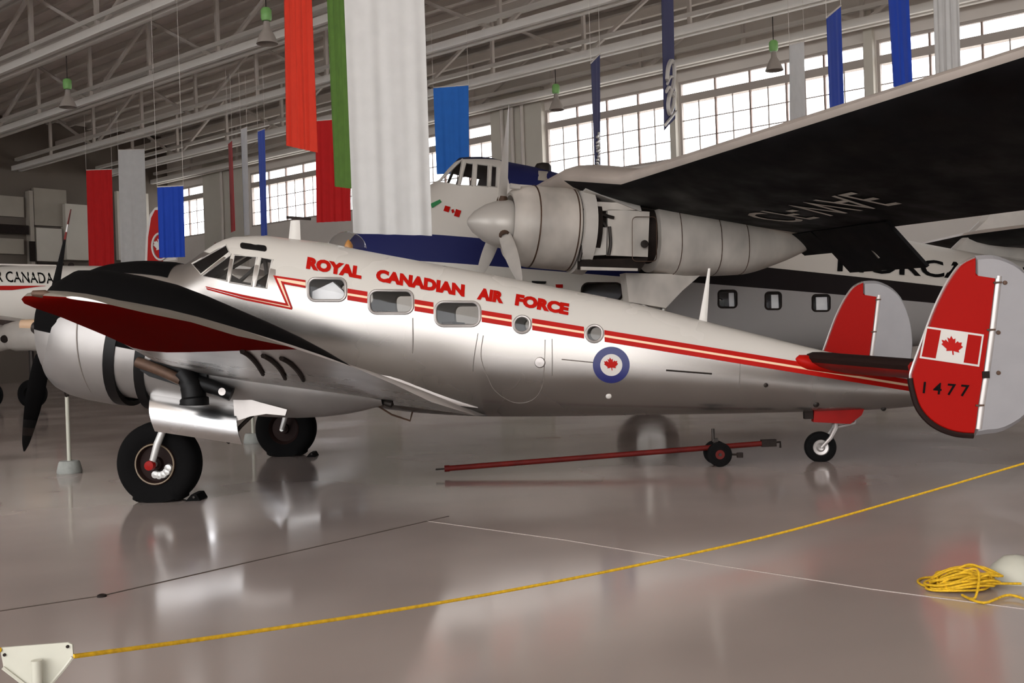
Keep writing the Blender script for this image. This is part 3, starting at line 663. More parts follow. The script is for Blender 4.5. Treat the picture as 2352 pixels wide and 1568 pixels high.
for sg in (1, -1):
    y = -sg*1.97; hub = Vector((-1.09, y, 1.69))
    # cowl ring
    mb = MB(); mb.revolve([(.38, .40), (.28, .40), (.23, .43), (.20, .47), (.22, .51), (.28, .55), (.39, .585), (.54, .60), (.8, .60), (.88, .595), (.88, .57), (.38, .53)], hub, AX, 48); cw = mb.build('engine_cowl', M['nacelle_alu'], beech)
    for x in (.62,): mb = MB(); mb.tube([hub+AX*x+Vector((0, .603*math.cos(t*math.pi/24), .603*math.sin(t*math.pi/24))) for t in range(48)], .006, 5, closed=True); mb.build('cowl_seam', M['seam'], cw)
    mb = MB(); mb.revolve([(.34, .001), (.33, .2), (.36, .52)], hub, AX, 32); mb.revolve([(.05, .001), (.06, .1), (.2, .14), (.34, .2)], hub, AX, 20)
    for k in range(9):
        t = 2*math.pi*k/9; d = Vector((0, math.cos(t), math.sin(t))); mb.tube([hub+AX*.36+d*.15, hub+AX*.37+d*.5], .09, 10)
    mb.build('engine', M['dark_steel'], beech)
    # black rings standing in for the shaded gaps behind the cowl
    for x, r, ww in ((.92, .595, .06), (1.22, .585, .045)):
        mb = MB(); mb.revolve([(x-ww, r-.05), (x-ww, r+.0), (x+ww, r-.01), (x+ww, r-.06)], hub, AX, 40); mb.build('cooling_gap', M['black_gloss'], beech)
    # nacelle body: black top, metal belly
    st = [-.93, -.86, -.7, -.45, -.1, .2, .5, .8, 1.1, 1.4, 1.65, 1.85, 2.02, 2.14, 2.21]
    ft = pchip([p[0] for p in nt_]+[2.0, 2.25], [p[1] for p in nt_]+[1.18, .93])
    fbm = pchip([-1.0, -.6, -.1, .2, .6, 1.0, 1.5, 1.9, 2.1, 2.25], [1.2, 1.07, .98, .93, .85, .79, .76, .79, .83, .87])
    fw = pchip([-1.0, -.8, -.3, .3, 1.0, 1.5, 1.9, 2.15, 2.25], [.50, .57, .575, .56, .50, .40, .26, .10, .02])
    fm = pchip([-1.0, 0, 1, 1.85, 2.25], [1.70, 1.47, 1.25, 1.02, .90])
    up, lo = [], []
    for s in st:
        zt, zb, hw, zm = ft(s), fbm(s), fw(s), fm(s)
        up.append([(s, y+hw*math.copysign(abs(math.cos(t))**.9, math.cos(t)), zm+(zt-zm)*math.sin(t)**.9) for t in [math.pi*k/20 for k in range(21)]])
        lo.append([(s, y-hw*math.copysign(abs(math.cos(t))**.9, math.cos(t)), zm-(zm-zb)*math.sin(t)**.9) for t in [math.pi*k/20 for k in range(21)]])
    mb = MB(); mb.loft(up, cap=False, closed=False); mb.build('nacelle_top', M['black_paint'], beech)
    mb = MB(); mb.loft(lo, cap=False, closed=False); nb = mb.build('nacelle', M['nacelle_alu'], beech)
    mb = MB(); mb.revolve([(-.03, .001), (0, .03), (.07, .035), (.09, .001)], (2.23, y, .885), (1, 0, -.3), 10); mb.build('tail_lamp', M['dark_steel'], nb)
    # black plate as shade of the exhaust recess, pipe and stack on outer flank
    yo = y-sg*.56
    cap = [(.02+.5*a, b) for a, b in ()]
    rec = [BF.U(u, v, 2.53) for u, v in ((317, 834), (323, 818), (345, 808), (440, 826), (475, 846), (475, 892), (420, 888), (342, 864), (322, 850))]
    mb = MB(); mb.prism([(s, yo-sg*.0, z) for s, z in rec], [(s, yo+sg*.1, z) for s, z in rec]); mb.build('exhaust_recess', M['black_gloss'], beech, smooth=False)
    mb = MB(); mb.tube(catmull([(.08, yo-sg*.02, 1.35), (.3, yo-sg*.05, 1.27), (.52, yo-sg*.08, 1.17)]), .05, 12); mb.build('exhaust_pipe', M['rust'], beech)
    mb = MB(); mb.tube(catmull([(.52, yo-sg*.03, 1.24), (.60, yo-sg*.05, 1.12), (.62, yo-sg*.06, 1.0), (.62, yo-sg*.06, .95)]), [.10]*6+[.11]*6+[.13]*6+[.135], 14); st_ = mb.build('exhaust_stack', M['black_gloss'], beech)
    mb = MB(); mb.tube(catmull([(.6, yo-sg*.02, 1.16), (.8, yo-sg*.05, 1.10), (.96, yo-sg*.03, 1.03)]), .065, 12); mb.build('exhaust_tail', M['black_gloss'], beech)
    mb = MB(); mb.revolve([(0, .001), (.002, .035)], (.9, yo-sg*.108, 1.06), (0, -sg, 0), 12); mb.build('exhaust_cap', M['alu_dull'], beech)  # small pale disc on the side of the exhaust tail
    # propeller
    mb = MB(); mb.revolve([(-.16, .001), (-.15, .05), (-.08, .09), (.02, .10), (.12, .09), (.16, .001)], hub, AX, 20); hb = mb.build('propeller_hub', M['dark_steel'], beech)
    ph = .07*sg
    upv = (AX.cross(Vector((0, 1, 0))))
    if upv.z < 0: upv = -upv
    bd = (upv*math.cos(ph)+Vector((0, 1, 0))*math.sin(ph)).normalized()
    for sgn in (1, -1):
        rg = blade_rings(hub, bd*sgn, 1.20, AX, .17); mb = MB(); mb.loft(rg)
        mb.m = [0]*len(mb.f)
        for i in range(14):
            colr = 0 if i < 10 else (1 if i == 10 else (2 if i == 11 else (1 if i > 11 else 0)))
            for j in range(10): mb.m[i*10+j] = colr
        mb.build('propeller_blade', [M['black_paint'], M['dark_red'] if sgn > 0 else M['black_gloss'], M['silver'] if sgn > 0 else M['dark_steel']], beech)
    # main wheel: flattened tyre, rim, fork, doors
    cy, R = .365, .405; mb = MB()
    prof = [(-.105, .20), (-.13, .25), (-.14, .31), (-.125, .365), (-.085, .395), (0, .405), (.085, .395), (.125, .365), (.14, .31), (.13, .25), (.105, .20)]
    mb.revolve(prof, (0, y, cy), (0, 1, 0), 56)
    mb.v = [(a+(.03*math.copysign(1, a) if c < .05 else 0), b+(.02*math.copysign(1, b-y) if c < .04 else 0), max(c, .002)) for a, b, c in mb.v]
    ty = mb.build('tire', M['rubber'], beech)
    mb = MB(); mb.revolve([(-.11, .001), (-.11, .06), (-.07, .07), (-.06, .17), (-.105, .195), (-.115, .205), (-.10, .21), (.10, .21), (.115, .205), (.105, .195), (.06, .17), (.07, .07), (.11, .06), (.11, .001)], (0, y, cy), (0, 1, 0), 32); mb.build('wheel_rim', M['boot'], ty)
    mb = MB(); mb.tube([(.19*math.cos(t*math.pi/18), y-sg*.122, cy+.19*math.sin(t*math.pi/18)) for t in range(36)], .008, 6, closed=True); mb.build('rim_edge', M['rim_tan'], ty)
    mb = MB()
    for k in range(5): t = -.3-k*.42; mb.revolve([(0, .04), (.03, .035), (.04, .001)], (.05+.095*math.cos(t), y-sg*.12, cy+.095*math.sin(t)-.01), (0, -sg, 0), 10)
    mb.build('brake_unit', M['silver'], ty)
    mb = MB()
    for q in (1, -1):
        mb.tube([(.0, y-q*.19, cy-.0), (.07, y-q*.20, cy+.2), (.16, y-q*.17, cy+.42), (.22, y-q*.12, cy+.62)], [.03, .036, .034, .034], 10)
    mb.tube([(.2, y-.16, cy+.6), (.2, y+.16, cy+.6)], .05, 10); mb.tube([(.2, y, cy+.6), (.24, y, 1.2)], .06, 12)
    mb.tube([(.0, y-.2, cy), (.0, y+.2, cy)], .028, 8); mb.build('gear_fork', M['silver'], beech)
    mb = MB(); mb.revolve([(0, .05), (.05, .045), (.055, .001)], (.0, y-sg*.2, cy), (0, -sg, 0), 12); mb.build('axle_nut', M['deep_red'], beech)
    mb = MB(); mb.box((.14, y, cy+.46), (.16, .24, .12)); mb.build('mud_scraper', M['rubber'], beech)
    mb = MB(); mb.tube([(.9, y, .95), (.72, y+.1, .74), (.62, y+.1, .62)], .022, 8); mb.tube([(1.05, y, .9), (.85, y-.1, .70), (.72, y-.1, .55)], .02, 8); mb.tube([(.62, y-.1, .63), (.66, y+.1, .60)], .03, 8); mb.build('retract_strut', M['dark_steel'], beech)
    for q in (1, -1):
        yy = y-q*sg*.40
        mb = MB(); rg = []
        for i in range(13):
            s = .12+i*((.95 if q > 0 else .55)-.12)/12; dz = -.19*(s-.12); r = []
            for j in range(9):
                t = j/8; bow = .075*math.sin(math.pi*t); zt_ = 1.06+dz; zb_ = .70+dz*.9
                r.append((s+.02*t-.03*(1-t), yy-q*sg*bow*1.0+q*sg*.05*(1-t), zt_+(zb_-zt_)*t))
            rg.append(r)
        inner = [[(p[0], p[1]+q*sg*.02, p[2]) for p in r] for r in rg]
        mb.loft([r+list(reversed(ir)) for r, ir in zip(rg, inner)]); mb.build('gear_door', M['alu_bright'], beech)
        # long narrow rear door strip
        if q < 0: continue
        dq = [BF.U(u, v, 2.37) for u, v in ((536, 905), (600, 924), (660, 940), (656, 954), (612, 950), (575, 956), (540, 968))]
        mb = MB(); mb.prism([(s_, yy-q*sg*.012, z_) for s_, z_ in dq], [(s_, yy+q*sg*.012, z_) for s_, z_ in dq]); mb.build('gear_door', M['alu_dull'], beech, smooth=False)
# pitot wires below the wing
P = [at(868, 932, 10.4), at(900, 952, 10.4), at(942, 966, 10.4), at(947, 946, 10.5)]; mb = MB(); mb.tube([BF.local(p) for p in P], .010, 6); mb.build('drain_wire', M['rust'], beech)
P = [at(760, 866, 9.6), at(784, 876, 9.6), at(802, 874, 9.6)]; mb = MB(); mb.tube([BF.local(p) for p in P], .012, 6); mb.tube([BF.local(at(770, 880, 9.6)), BF.local(at(798, 868, 9.6))], .010, 6); mb.build('flap_rod', M['dark_steel'], beech)
# tail: stabiliser with boots, elevators, twin fins and rudders
for sg in (1, -1):
    S = [(sg*.0, (6.25, 1.15), (7.6, .90), .15), (sg*.25, (6.42, 1.135), (7.62, .90), .16), (sg*2.15, (6.98, 1.08), (7.62, .95), .26)]
    mb = wing_loft(S, 10, 0.0); k = 21
    for i in range(len(S)-1):
        for j in range(k):
            if 6 <= j < 11: mb.m[i*k+j] = 2
            else: mb.m[i*k+j] = 0
    mb.build('stabilizer', [M['deep_red'], M['deep_red'], M['boot']], beech)
    S = [(sg*.3, (7.66, .89), (8.02, .82), .12), (sg*2.1, (7.66, .92), (7.98, .86), .12)]; mb = wing_loft(S, 8, 0.0); mb.build('elevator', M['grey_fabric'], beech)
    mb = MB(); c0 = (6.62, -sg*.27, 1.07); rg = []
    for i in range(12):
        t = i/11; s = 6.30+1.12*t**1.3; r = .118*(1-t)**.35*min(1, (t+.004)/.16)**.5+.002; rg.append([(s, -sg*(.25-.1*t)-sg*r*1.0*math.cos(a), 1.12-.21*t+r*.75*math.sin(a)) for a in [2*math.pi*j/16 for j in range(16)]])
    mb.loft(rg); mb.build('stabilizer_fairing', M['red_paint'], beech)
fin_px = [(2240, 590), (2222, 598), (2205, 610), (2188, 632), (2172, 658), (2150, 703), (2131, 752), (2112, 805), (2097, 846), (2093, 868), (2100, 905), (2112, 938), (2135, 966), (2165, 985), (2200, 996), (2237, 999), (2240, 985), (2247, 930), (2258, 860), (2272, 757), (2284, 655), (2286, 634), (2240, 627)]
fin_s = [tuple(q)[:2] for q in catmull([(u, v, 0) for u, v in fin_px[:16]], 3)] + fin_px[16:]
fin = [BF.U(u, v, 2.2) for u, v in fin_s]
rud = [BF.U(u, v, 2.2) for u, v in ((2239, 587), (2240, 626), (2287, 633), (2286, 655), (2274, 757), (2260, 860), (2249, 930), (2242, 985), (2240, 1000))] + [tuple(q)[:2] for q in catmull([(7.60, .47, 0), (7.75, .492, 0), (7.95, .62, 0), (8.09, .86, 0), (8.15, 1.15, 0), (8.14, 1.45, 0), (8.06, 1.74, 0), (7.93, 1.92, 0), (7.76, 2.015, 0), (7.64, 2.03, 0)], 3)]
FT = .035
for sg in (1, -1):
    lens(fin, sg*2.2, FT, .965).build('tail_fin', M['fin_red'], beech, smooth=False)
    rd = lens(rud, sg*2.2, FT*.95, .95).build('rudder', M['grey_fabric'], beech, smooth=False)
    P = [(s-.006, -sg*2.2, z) for s, z in fin[:28]]; mb = MB(); mb.tube(P, .016, 6); mb.build('fin_edge', M['alu'], beech)
    P = [(s-.006, -sg*2.2, z) for s, z in fin[27:46]]; mb = MB(); mb.tube(P, .030, 8); mb.build('fin_boot', M['boot'], beech)
    hl = [(s+.025, -sg*2.2, z) for s, z in reversed(fin[46:52])]; mb = MB(); mb.tube(hl, .040, 10); mb.build('rudder_spar', M['alu_dull'], rd)
    for u, v in ((2288, 649), (2273, 757), (2247, 930)):
        s, z = BF.U(u, v, 2.2); mb = MB(); mb.box((s, -sg*2.2, z), (.07, .095, .016)); mb.build('rudder_hinge', M['rust'], rd, smooth=False)
    s, z = BF.U(2258, 860, 2.2); mb = MB(); mb.box((s+.01, -sg*2.2, z), (.06, .10, .06)); mb.build('rudder_horn', M['soot'], rd, smooth=False)
    for s, z in ((7.72, 1.0), (7.80, 1.78), (7.73, 1.35)): mb = MB(); mb.revolve([(0, .02), (.012, .018), (.014, .001)], (s, -sg*2.2-FT*sg*.9, z), (0, -sg, 0), 10); mb.build('rudder_fitting', M['rust'], rd)
    mb = MB(); mb.box((8.03, -sg*(2.2+FT*.5), 1.15), (.012, FT*1.3, .5)); mb.build('trim_tab_gap', M['alu'], rd, smooth=False)
# flag and number on the port fin
LT = 2.2+FT+.006
def fin_quad(name, px, m, lat=LT):
    mb = MB(); P = [BF.U(u, v, lat) for u, v in px]; mb.prism([(s, -lat, z) for s, z in P], [(s, -lat+.008, z) for s, z in P]); return mb.build(name, m, beech, smooth=False)
Q = [(2127, 749), (2260, 768), (2249, 842), (2112, 822)]
def fq(a, b, c, d):
    f = lambda x, y: ((Q[0][0]*(1-x)+Q[1][0]*x)*(1-y)+(Q[3][0]*(1-x)+Q[2][0]*x)*y, (Q[0][1]*(1-x)+Q[1][1]*x)*(1-y)+(Q[3][1]*(1-x)+Q[2][1]*x)*y)
    return [f(a, b), f(c, b), f(c, d), f(a, d)]
fin_quad('flag_border', Q, M['white_paint']); fin_quad('flag_bar', fq(.03, .06, .265, .94), M['fin_red'], LT+.003); fin_quad('flag_bar', fq(.735, .06, .97, .94), M['fin_red'], LT+.003)
c = BF.U(*fq(.5, .5, .5, .5)[0], LT); e1 = BF.U(*fq(.5, .12, .5, .12)[0], LT); k = e1[1]-c[1]
tilt = math.radians(-10); mb = MB()
mb.poly([(c[0]+k*(x*math.cos(tilt)-(y-.1)*math.sin(tilt)*-.4), -LT-.004, c[1]+k*(x*math.sin(tilt)+(y-.1)*math.cos(tilt))) for x, y in LEAF]); mb.build('maple_leaf', M['red_paint'], beech, smooth=False)
a, b, t_ = [Vector(BF.U(u, v, LT)) for u, v in ((2119, 903), (2224, 911), (2122, 876))]
text_on('serial_number', '1 4 7 7', lambda x, y: ((a+(b-a)*x+(t_-a)*y).x, -LT-.002, (a+(b-a)*x+(t_-a)*y).y), M['black_letter'], beech, .015)
# tail wheel
tw = BF.U(1884, 1030, 0); r = .158; mb = MB()
mb.revolve([(-.05, .085), (-.065, .12), (-.055, .155), (-.03, .168), (.03, .168), (.055, .155), (.065, .12), (.05, .085)], (tw[0], 0, .155), (0, 1, 0), 36)
mb.v = [(x, y, max(z, .002)) for x, y, z in mb.v]; ty = mb.build('tail_tire', M['rubber'], beech)
mb = MB(); mb.revolve([(-.05, .001), (-.055, .03), (-.03, .05), (-.035, .08), (-.052, .088), (.052, .088), (.035, .08), (.03, .05), (.055, .03), (.05, .001)], (tw[0], 0, .155), (0, 1, 0), 24); mb.build('tail_wheel_rim', M['alu_dull'], ty)
mb = MB()
for q in (1, -1): mb.tube([(tw[0], q*.085, .155), (tw[0]+.10, q*.085, .26), (tw[0]+.16, q*.06, .36), (tw[0]+.17, 0, .43)], [.018, .022, .025, .03], 8)
mb.tube([(tw[0]+.16, 0, .36), (tw[0]+.2, 0, .56)], .035, 10); mb.tube([(tw[0]+.18, 0, .36), (tw[0]+.38, .03, .40), (tw[0]+.42, .03, .52)], .018, 8); mb.build('tail_fork', M['alu_dull'], beech)
fr_ = [BF.U(u, v, .0) for u, v in ((1868, 940), (1866, 968), (1950, 972), (1976, 952), (1982, 938))]; mb = MB(); mb.prism([(s, -.07, z) for s, z in fr_], [(s, .07, z) for s, z in fr_]); mb.build('tail_wheel_door', M['deep_red'], beech, smooth=False)
s_, z_ = BF.U(1856, 955, 0); mb = MB(); mb.box((s_, 0, z_+.02), (.09, .1, .1)); mb.build('tail_tie_down', M['soot'], beech, smooth=False)

# ================================================================== FREIGHTER behind
FF = Frame(-1.14, 23.18, .244)
frt = thing('freight_plane', 'large blue and white freight plane with dark high wing behind silver plane', 'airplane', (FF.o.x, FF.o.y, 0), FF.psi)
GH = Hull([(-2.5, 3.1, 2.75, .08), (-2.35, 3.5, 2.3, .5), (-1.95, 3.95, 1.8, .9), (-1.2, 4.45, 1.4, 1.22), (-.6, 4.76, 1.22, 1.36), (-.35, 4.88, 1.17, 1.40), (.18, 5.38, 1.1, 1.44), (.6, 5.39, 1.07, 1.46), (1.06, 5.30, 1.04, 1.47), (1.8, 5.16, 1.0, 1.48), (2.55, 4.97, .97, 1.48), (4.5, 4.62, .9, 1.48),
    (8, 3.99, .85, 1.46), (10, 3.63, .9, 1.36), (12.4, 3.2, 1.05, 1.12), (14.3, 2.9, 1.4, .8), (16.5, 2.6, 1.9, .35), (17.2, 2.45, 2.2, .08)], 2.6, 2.2)
fp = fuselage_paint('freighter_paint', (168, 164, 160), [(-9, 0, -9, 3.4, (204, 199, 190), False), (-9, 0, 3.4, 30, (150, 146, 144), False), (2.985, -.0975, -9, 3.6, (34, 38, 84), False), (2.985, -.0975, 3.6, 30, (26, 20, 20), False), (3.535, -.111, -9, 30, (200, 194, 185), False), (4.72, -.06, .95, 3.2, (30, 34, 76), False), (5.27, 0, -.5, .95, (30, 34, 60), False)], .0, .6, .1)
sts = [GH.s0+(GH.s1-GH.s0)*i/90 for i in range(91)]
gb = hull_body(GH, sts, 64, [-.45+.2*i for i in range(48)], .06); gf = gb.build('fuselage', [fp, M['interior']], frt, angle=35, fix=False)
gw_px = [[(1008, 418), (1062, 366), (1052, 425)], [(1056, 426), (1069, 374), (1088, 376), (1084, 427)], [(1092, 427), (1095, 377), (1122, 380), (1120, 429)], [(1126, 429), (1128, 381), (1142, 383), (1140, 430)],
    rrect(1650, 667, 1692, 706, 8), rrect(1758, 671, 1794, 710, 8), rrect(1866, 677, 1906, 714, 8), rrect(1336, 650, 1430, 690, 16)]
gop = [[GH.US(FF, u, v) for u, v in px] for px in gw_px]
cut(gf, [([(s, -2.4, z) for s, z in o], [(s, 2.4, z) for s, z in o]) for o in gop])
for sd in (1, -1):
    for i, sz in enumerate(gop):
        mb = MB(); c = (sum(p[0] for p in sz)/len(sz), sum(p[1] for p in sz)/len(sz)); n = len(sz)
        mb.add([GH.pt(s, z, -.02, sd) for s, z in sz]+[GH.pt(c[0], c[1], -.02, sd)], [(k, (k+1) % n, n) for k in range(n)]); pn = mb.build('window_pane', M['glass'], frt)
        mb = MB(); mb.tube([GH.pt(s, z, .0, sd) for s, z in sz], .022, 6, closed=True); mb.build('window_frame', M['freight_white'] if i < 4 else M['soot'], pn)
        if i in (4, 5, 6):
            wb = (.12, .17, .27)[i-4]; hwid = (max(q[0] for q in sz)-min(q[0] for q in sz))/2; mb = MB(); mb.box((c[0]+hwid-.03-wb/2, -sd*(GH.lat(*c)-.075), c[1]-.02), (wb, .02, .30)); mb.build('window_blind', M['sheet'], frt, smooth=False)  # pale panel standing in for daylight seen through the far windows
# cockpit roof edge, hatch, blister
hp = [FF.U(1246, y_, .2) for y_ in (398, 376)]
mb = MB(); mb.revolve([(-.12, .19), (.06, .18), (.12, .14), (.15, .001)], (hp[0][0], -.25, hp[0][1]+.08), (0, 0, 1), 20); mb.build('roof_hatch', M['dark_steel'], frt)
hull_patch([(1236, 392), (1258, 394), (1257, 416), (1235, 414)], .02, GH, FF).build('roof_panel', M['panel_mid'], frt, smooth=False)
# nose flag and badge
hull_patch([(1022, 472), (1034, 475), (1030, 488), (1018, 484)], .02, GH, FF).build('flag_bar', M['red_paint'], frt, smooth=False); hull_patch([(1047, 480), (1059, 484), (1054, 499), (1042, 496)], .02, GH, FF).build('flag_bar', M['red_paint'], frt, smooth=False)
hull_patch([(1036, 482), (1041, 480), (1044, 487), (1038, 490)], .02, GH, FF).build('flag_leaf', M['red_paint'], frt, smooth=False)
hull_patch([(988, 468), (1010, 458), (1014, 464), (992, 478)], .02, GH, FF).build('nose_badge', M['dark_green'], frt, smooth=False)
a = [GH.US(FF, u, v) for u, v in ((1922, 623), (2202, 640), (1924, 582))]
A_, B_, C_ = [Vector(p) for p in a]; Dv = (B_-A_)/5.0
def nor(x, y): p = A_+Dv*9*x+(C_-A_)*y; return GH.pt(p.x, p.y, .02)
text_on('title_lettering', 'NORCANAIR', nor, M['black_letter'], frt, .02)
mb = hull_patch([(1275, 653), (1292, 653), (1292, 661), (1276, 661)], .03, GH, FF).build('red_marking', M['red_paint'], frt, smooth=False)
hull_patch([(1220, 645), (1254, 646), (1252, 652), (1222, 651)], .03, GH, FF).build('dark_slot', M['black_gloss'], frt, smooth=False)
# high wing: sections outward from the nacelle, port side towards the camera
NL = 3.9
def to_f(p): l = FF.local(p); return l
A0 = to_f(at(1310, 408, 19.6)); A1 = to_f(at(1420, 411, 18.6)); B1 = to_f(at(2352, 112, 11.3)); T0 = to_f(at(1850, 546, 20.9)); T1 = to_f(at(2262, 494, 16.4))
def lin(p, q, lat): t = (-lat-p.y)/(q.y-p.y); r = p+(q-p)*t; return (r.x, r.z)
secs = []
for lat in (0, 1.5, NL, 4.3, 5.2, 7, 9, 11, 13, 15, 15.8):
    le = lin(A1, B1, max(lat, 4.6)) if lat >= 4.6 else (A0.x-.25, A0.z+.02)
    te = lin(T0, T1, lat) if lat >= NL else (T0.x, T0.z+.05)
    secs.append((lat, le, te, .13))
mb = wing_loft(secs, 14, .02); k = 29
for i in range(len(secs)-1):
    for j in range(k):
        mb.m[i*k+j] = 0 if (j < 15 or i < 3) else 1
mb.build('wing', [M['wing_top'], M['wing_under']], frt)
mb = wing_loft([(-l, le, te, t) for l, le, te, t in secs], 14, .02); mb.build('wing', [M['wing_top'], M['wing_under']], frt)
# underside registration letters
def wing_under(lat, fr):
    for (l0, le0, te0, _), (l1, le1, te1, _) in zip(secs[:-1], secs[1:]):
        if l0 <= lat <= l1:
            t = (lat-l0)/(l1-l0); le = Vector(le0).lerp(Vector(le1), t); te = Vector(te0).lerp(Vector(te1), t); break
    sec = airfoil(le, te, .13, 14, .02)[14:]; f_ = fr*14
    x = fr
    for p, q in zip(sec[:-1], sec[1:]):
        xa = (p-le).dot(te-le)/(te-le).length_squared; xb = (q-le).dot(te-le)/(te-le).length_squared
        if xa <= fr <= xb: r = p.lerp(q, (fr-xa)/max(1e-6, xb-xa)); return Vector((r.x, -lat, r.y-.015))
    return Vector((te.x, -lat, te.y))
text_on('registration_lettering', 'CF-WAE', lambda x, y: wing_under(5.35+2.9*x, .50+.22*y), M['worn_letter'], frt, .0)
# lowered flaps and ribs
def flap(name, l0, l1, drop, back, t=.05):
    a, b = Vector(lin(T0, T1, l0)), Vector(lin(T0, T1, l1)); mb = MB()
    q = [(a.x-.45, -l0, a.y+.05), (b.x-.45, -l1, b.y+.05), (b.x+back, -l1, b.y-drop), (a.x+back, -l0, a.y-drop)]
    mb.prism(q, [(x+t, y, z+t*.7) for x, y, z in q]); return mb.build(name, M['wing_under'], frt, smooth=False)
flap('flap', 3.75, 4.75, .34, .05); flap('flap', 4.8, 6.9, .72, .30)
mb = MB(); l = 5.9; a = Vector(lin(T0, T1, l)); mb.tube([(a.x-.3, -l, a.y), (a.x+.1, -l-.05, a.y-.5)], .03, 6); mb.build('flap_rod', M['steel'], frt)
# nacelle
y = -NL; nx = -.14; hub = Vector((.07, y, 3.52)); AX2 = Vector((1, 0, -.09)).normalized()
mb = MB(); mb.revolve([(-.62, .001), (-.6, .07), (-.5, .19), (-.3, .33), (-.1, .41), (.1, .445), (.16, .44), (.16, .001)], hub, AX2, 36); mb.build('spinner', M['spinner'], frt)
mb = MB(); mb.revolve([(.5, .5), (.2, .5), (.13, .53), (.12, .58), (.17, .64), (.3, .70), (.5, .735), (.8, .745), (1.3, .75), (1.32, .73)], hub, AX2, 48); cw = mb.build('engine_cowl', M['nac_metal'], frt)
mb = MB(); mb.revolve([(.45, .001), (.45, .52)], hub, AX2, 30); mb.build('cowl_mouth', M['soot'], frt)
for x in (.55, 1.26): mb = MB(); mb.revolve([(x-.012, .70 if x < 1 else .74), (x-.012, .746 if x < 1 else .757), (x+.012, .748 if x < 1 else .757), (x+.012, .70)], hub, AX2, 48); mb.build('cowl_seam', M['rust'], cw)
mb = MB(); mb.revolve([(1.34, .70), (1.36, .79), (1.58, .80), (1.6, .70)], hub, AX2, 48); mb.build('cowl_gills', M['freight_white'], frt)
mb = MB(); mb.revolve([(1.2, .70), (1.7, .70)], hub, AX2, 40); mb.build('engine_bulkhead', M['soot'], frt)
NB = Hull([(1.55, 4.12, 2.72, .68), (2.9, 4.0, 2.60, .66), (3.6, 3.85, 2.50, .63), (4.7, 3.6, 2.52, .52), (5.5, 3.4, 2.72, .36), (6.1, 3.2, 2.95, .16), (6.3, 3.12, 3.04, .04)], 2.4)
def nring(s, k=40, off=0): return [(p[0], y+p[1], p[2]) for p in NB.ring(s, k, off)]
mb = MB(); mb.loft([nring(2.88+.1*i) for i in range(35)]); nb = mb.build('nacelle_body', M['nac_metal'], frt)
mb = MB(); mb.loft([nring(1.6+.1*i, 40, .16) for i in range(15)]); mb.build('accessory_bay', M['soot'], frt)
def nface(px, lat): return [FF.U(u, v, lat) for u, v in px]
def nplate(name, px, lat, th, m, par=frt):
    P = nface(px, lat); mb = MB(); mb.prism([(s, -lat, z) for s, z in P], [(s, -lat+th, z) for s, z in P]); return mb.build(name, M[m], par, smooth=False)
nplate('oil_tank', [(1336, 520), (1394, 522), (1392, 585), (1334, 588)], NL+.60, .1, 'freight_white')
nplate('bay_panel', [(1396, 480), (1492, 486), (1488, 590), (1396, 586)], NL+.58, .1, 'nac_metal')
nplate('bay_panel', [(1345, 462), (1440, 466), (1470, 482), (1360, 484)], NL+.58, .1, 'nac_metal')
nplate('bay_sill', [(1330, 596), (1490, 592), (1470, 622), (1330, 618)], NL+.56, .1, 'soot')
nplate('bay_beam', [(1335, 612), (1465, 616), (1465, 622), (1335, 620)], NL+.62, .05, 'nac_metal')
for pts in ([(1338, 480), (1346, 500), (1342, 545), (1330, 600)], [(1362, 490), (1380, 505), (1392, 520)], [(1400, 520), (1402, 560), (1398, 585)], [(1350, 470), (1372, 488), (1410, 500)]):
    P = catmull([(FF.U(u, v, NL+.62)[0], -NL-.62, FF.U(u, v, NL+.62)[1]) for u, v in pts], 4); mb = MB(); mb.tube(P, .03, 6); mb.build('engine_pipe', M['dark_steel'], frt)
s, z = FF.U(1477, 561, NL+.6); mb = MB(); mb.revolve([(0, .07), (.03, .07), (.035, .001)], (s, -NL-.66, z), (0, -1, 0), 16); mb.build('drain_port', M['dark_steel'], frt)
P = [FF.U(u, v, NL+.65) for u, v in rrect(1452, 498, 1508, 600, 10)]; mb = MB(); mb.tube([(s, -NL-.655, z) for s, z in P], .008, 4, closed=True); mb.build('panel_seam', M['rust'], frt)
for u in (1560, 1654, 1720):
    s, _ = FF.U(u, 560, NL+.5); mb = MB(); mb.tube([(p[0], y+(p[1]-y)*1.006, p[2]) for p in nring(s, 32)], .008, 4, closed=True); mb.build('panel_seam', M['rust'], frt)
mb = MB(); rr = []
for i in range(9):
    s = 1.5+.1*i*1.3; w_ = .62; rr.append([(s, y-w_, 4.05-.05*i), (s, y-.3, 4.42-.035*i), (s, y+.3, 4.42-.035*i), (s, y+w_, 4.05-.05*i), (s, y, 3.95-.03*i)])
mb.loft(rr); mb.build('nacelle_fairing', M['freight_white'], frt, angle=60)
mb = MB(); mb.tube(catmull([(hub.x+.3, y-.3, hub.z+.62), (hub.x+.12, y-.32, hub.z+.64)]), .05, 8); mb.build('intake_lip', M['freight_white'], frt)
# three propeller blades, one upright, one down towards the camera
for kk, ang in enumerate((4, 124, 244)):
    t = math.radians(ang); d = Vector((0.02 if kk == 0 else 0, -math.sin(t), math.cos(t)))
    d = (d-AX2*d.dot(AX2)).normalized(); mb = MB(); mb.loft(blade_rings(hub, d, 2.13, AX2, .26, 1)); bl = mb.build('propeller_blade', M['freight_white'], frt)
    mb = MB(); mb.revolve([(.30, .11), (.44, .10), (.5, .075)], hub, d, 14); mb.build('blade_root', M['rust'], bl)
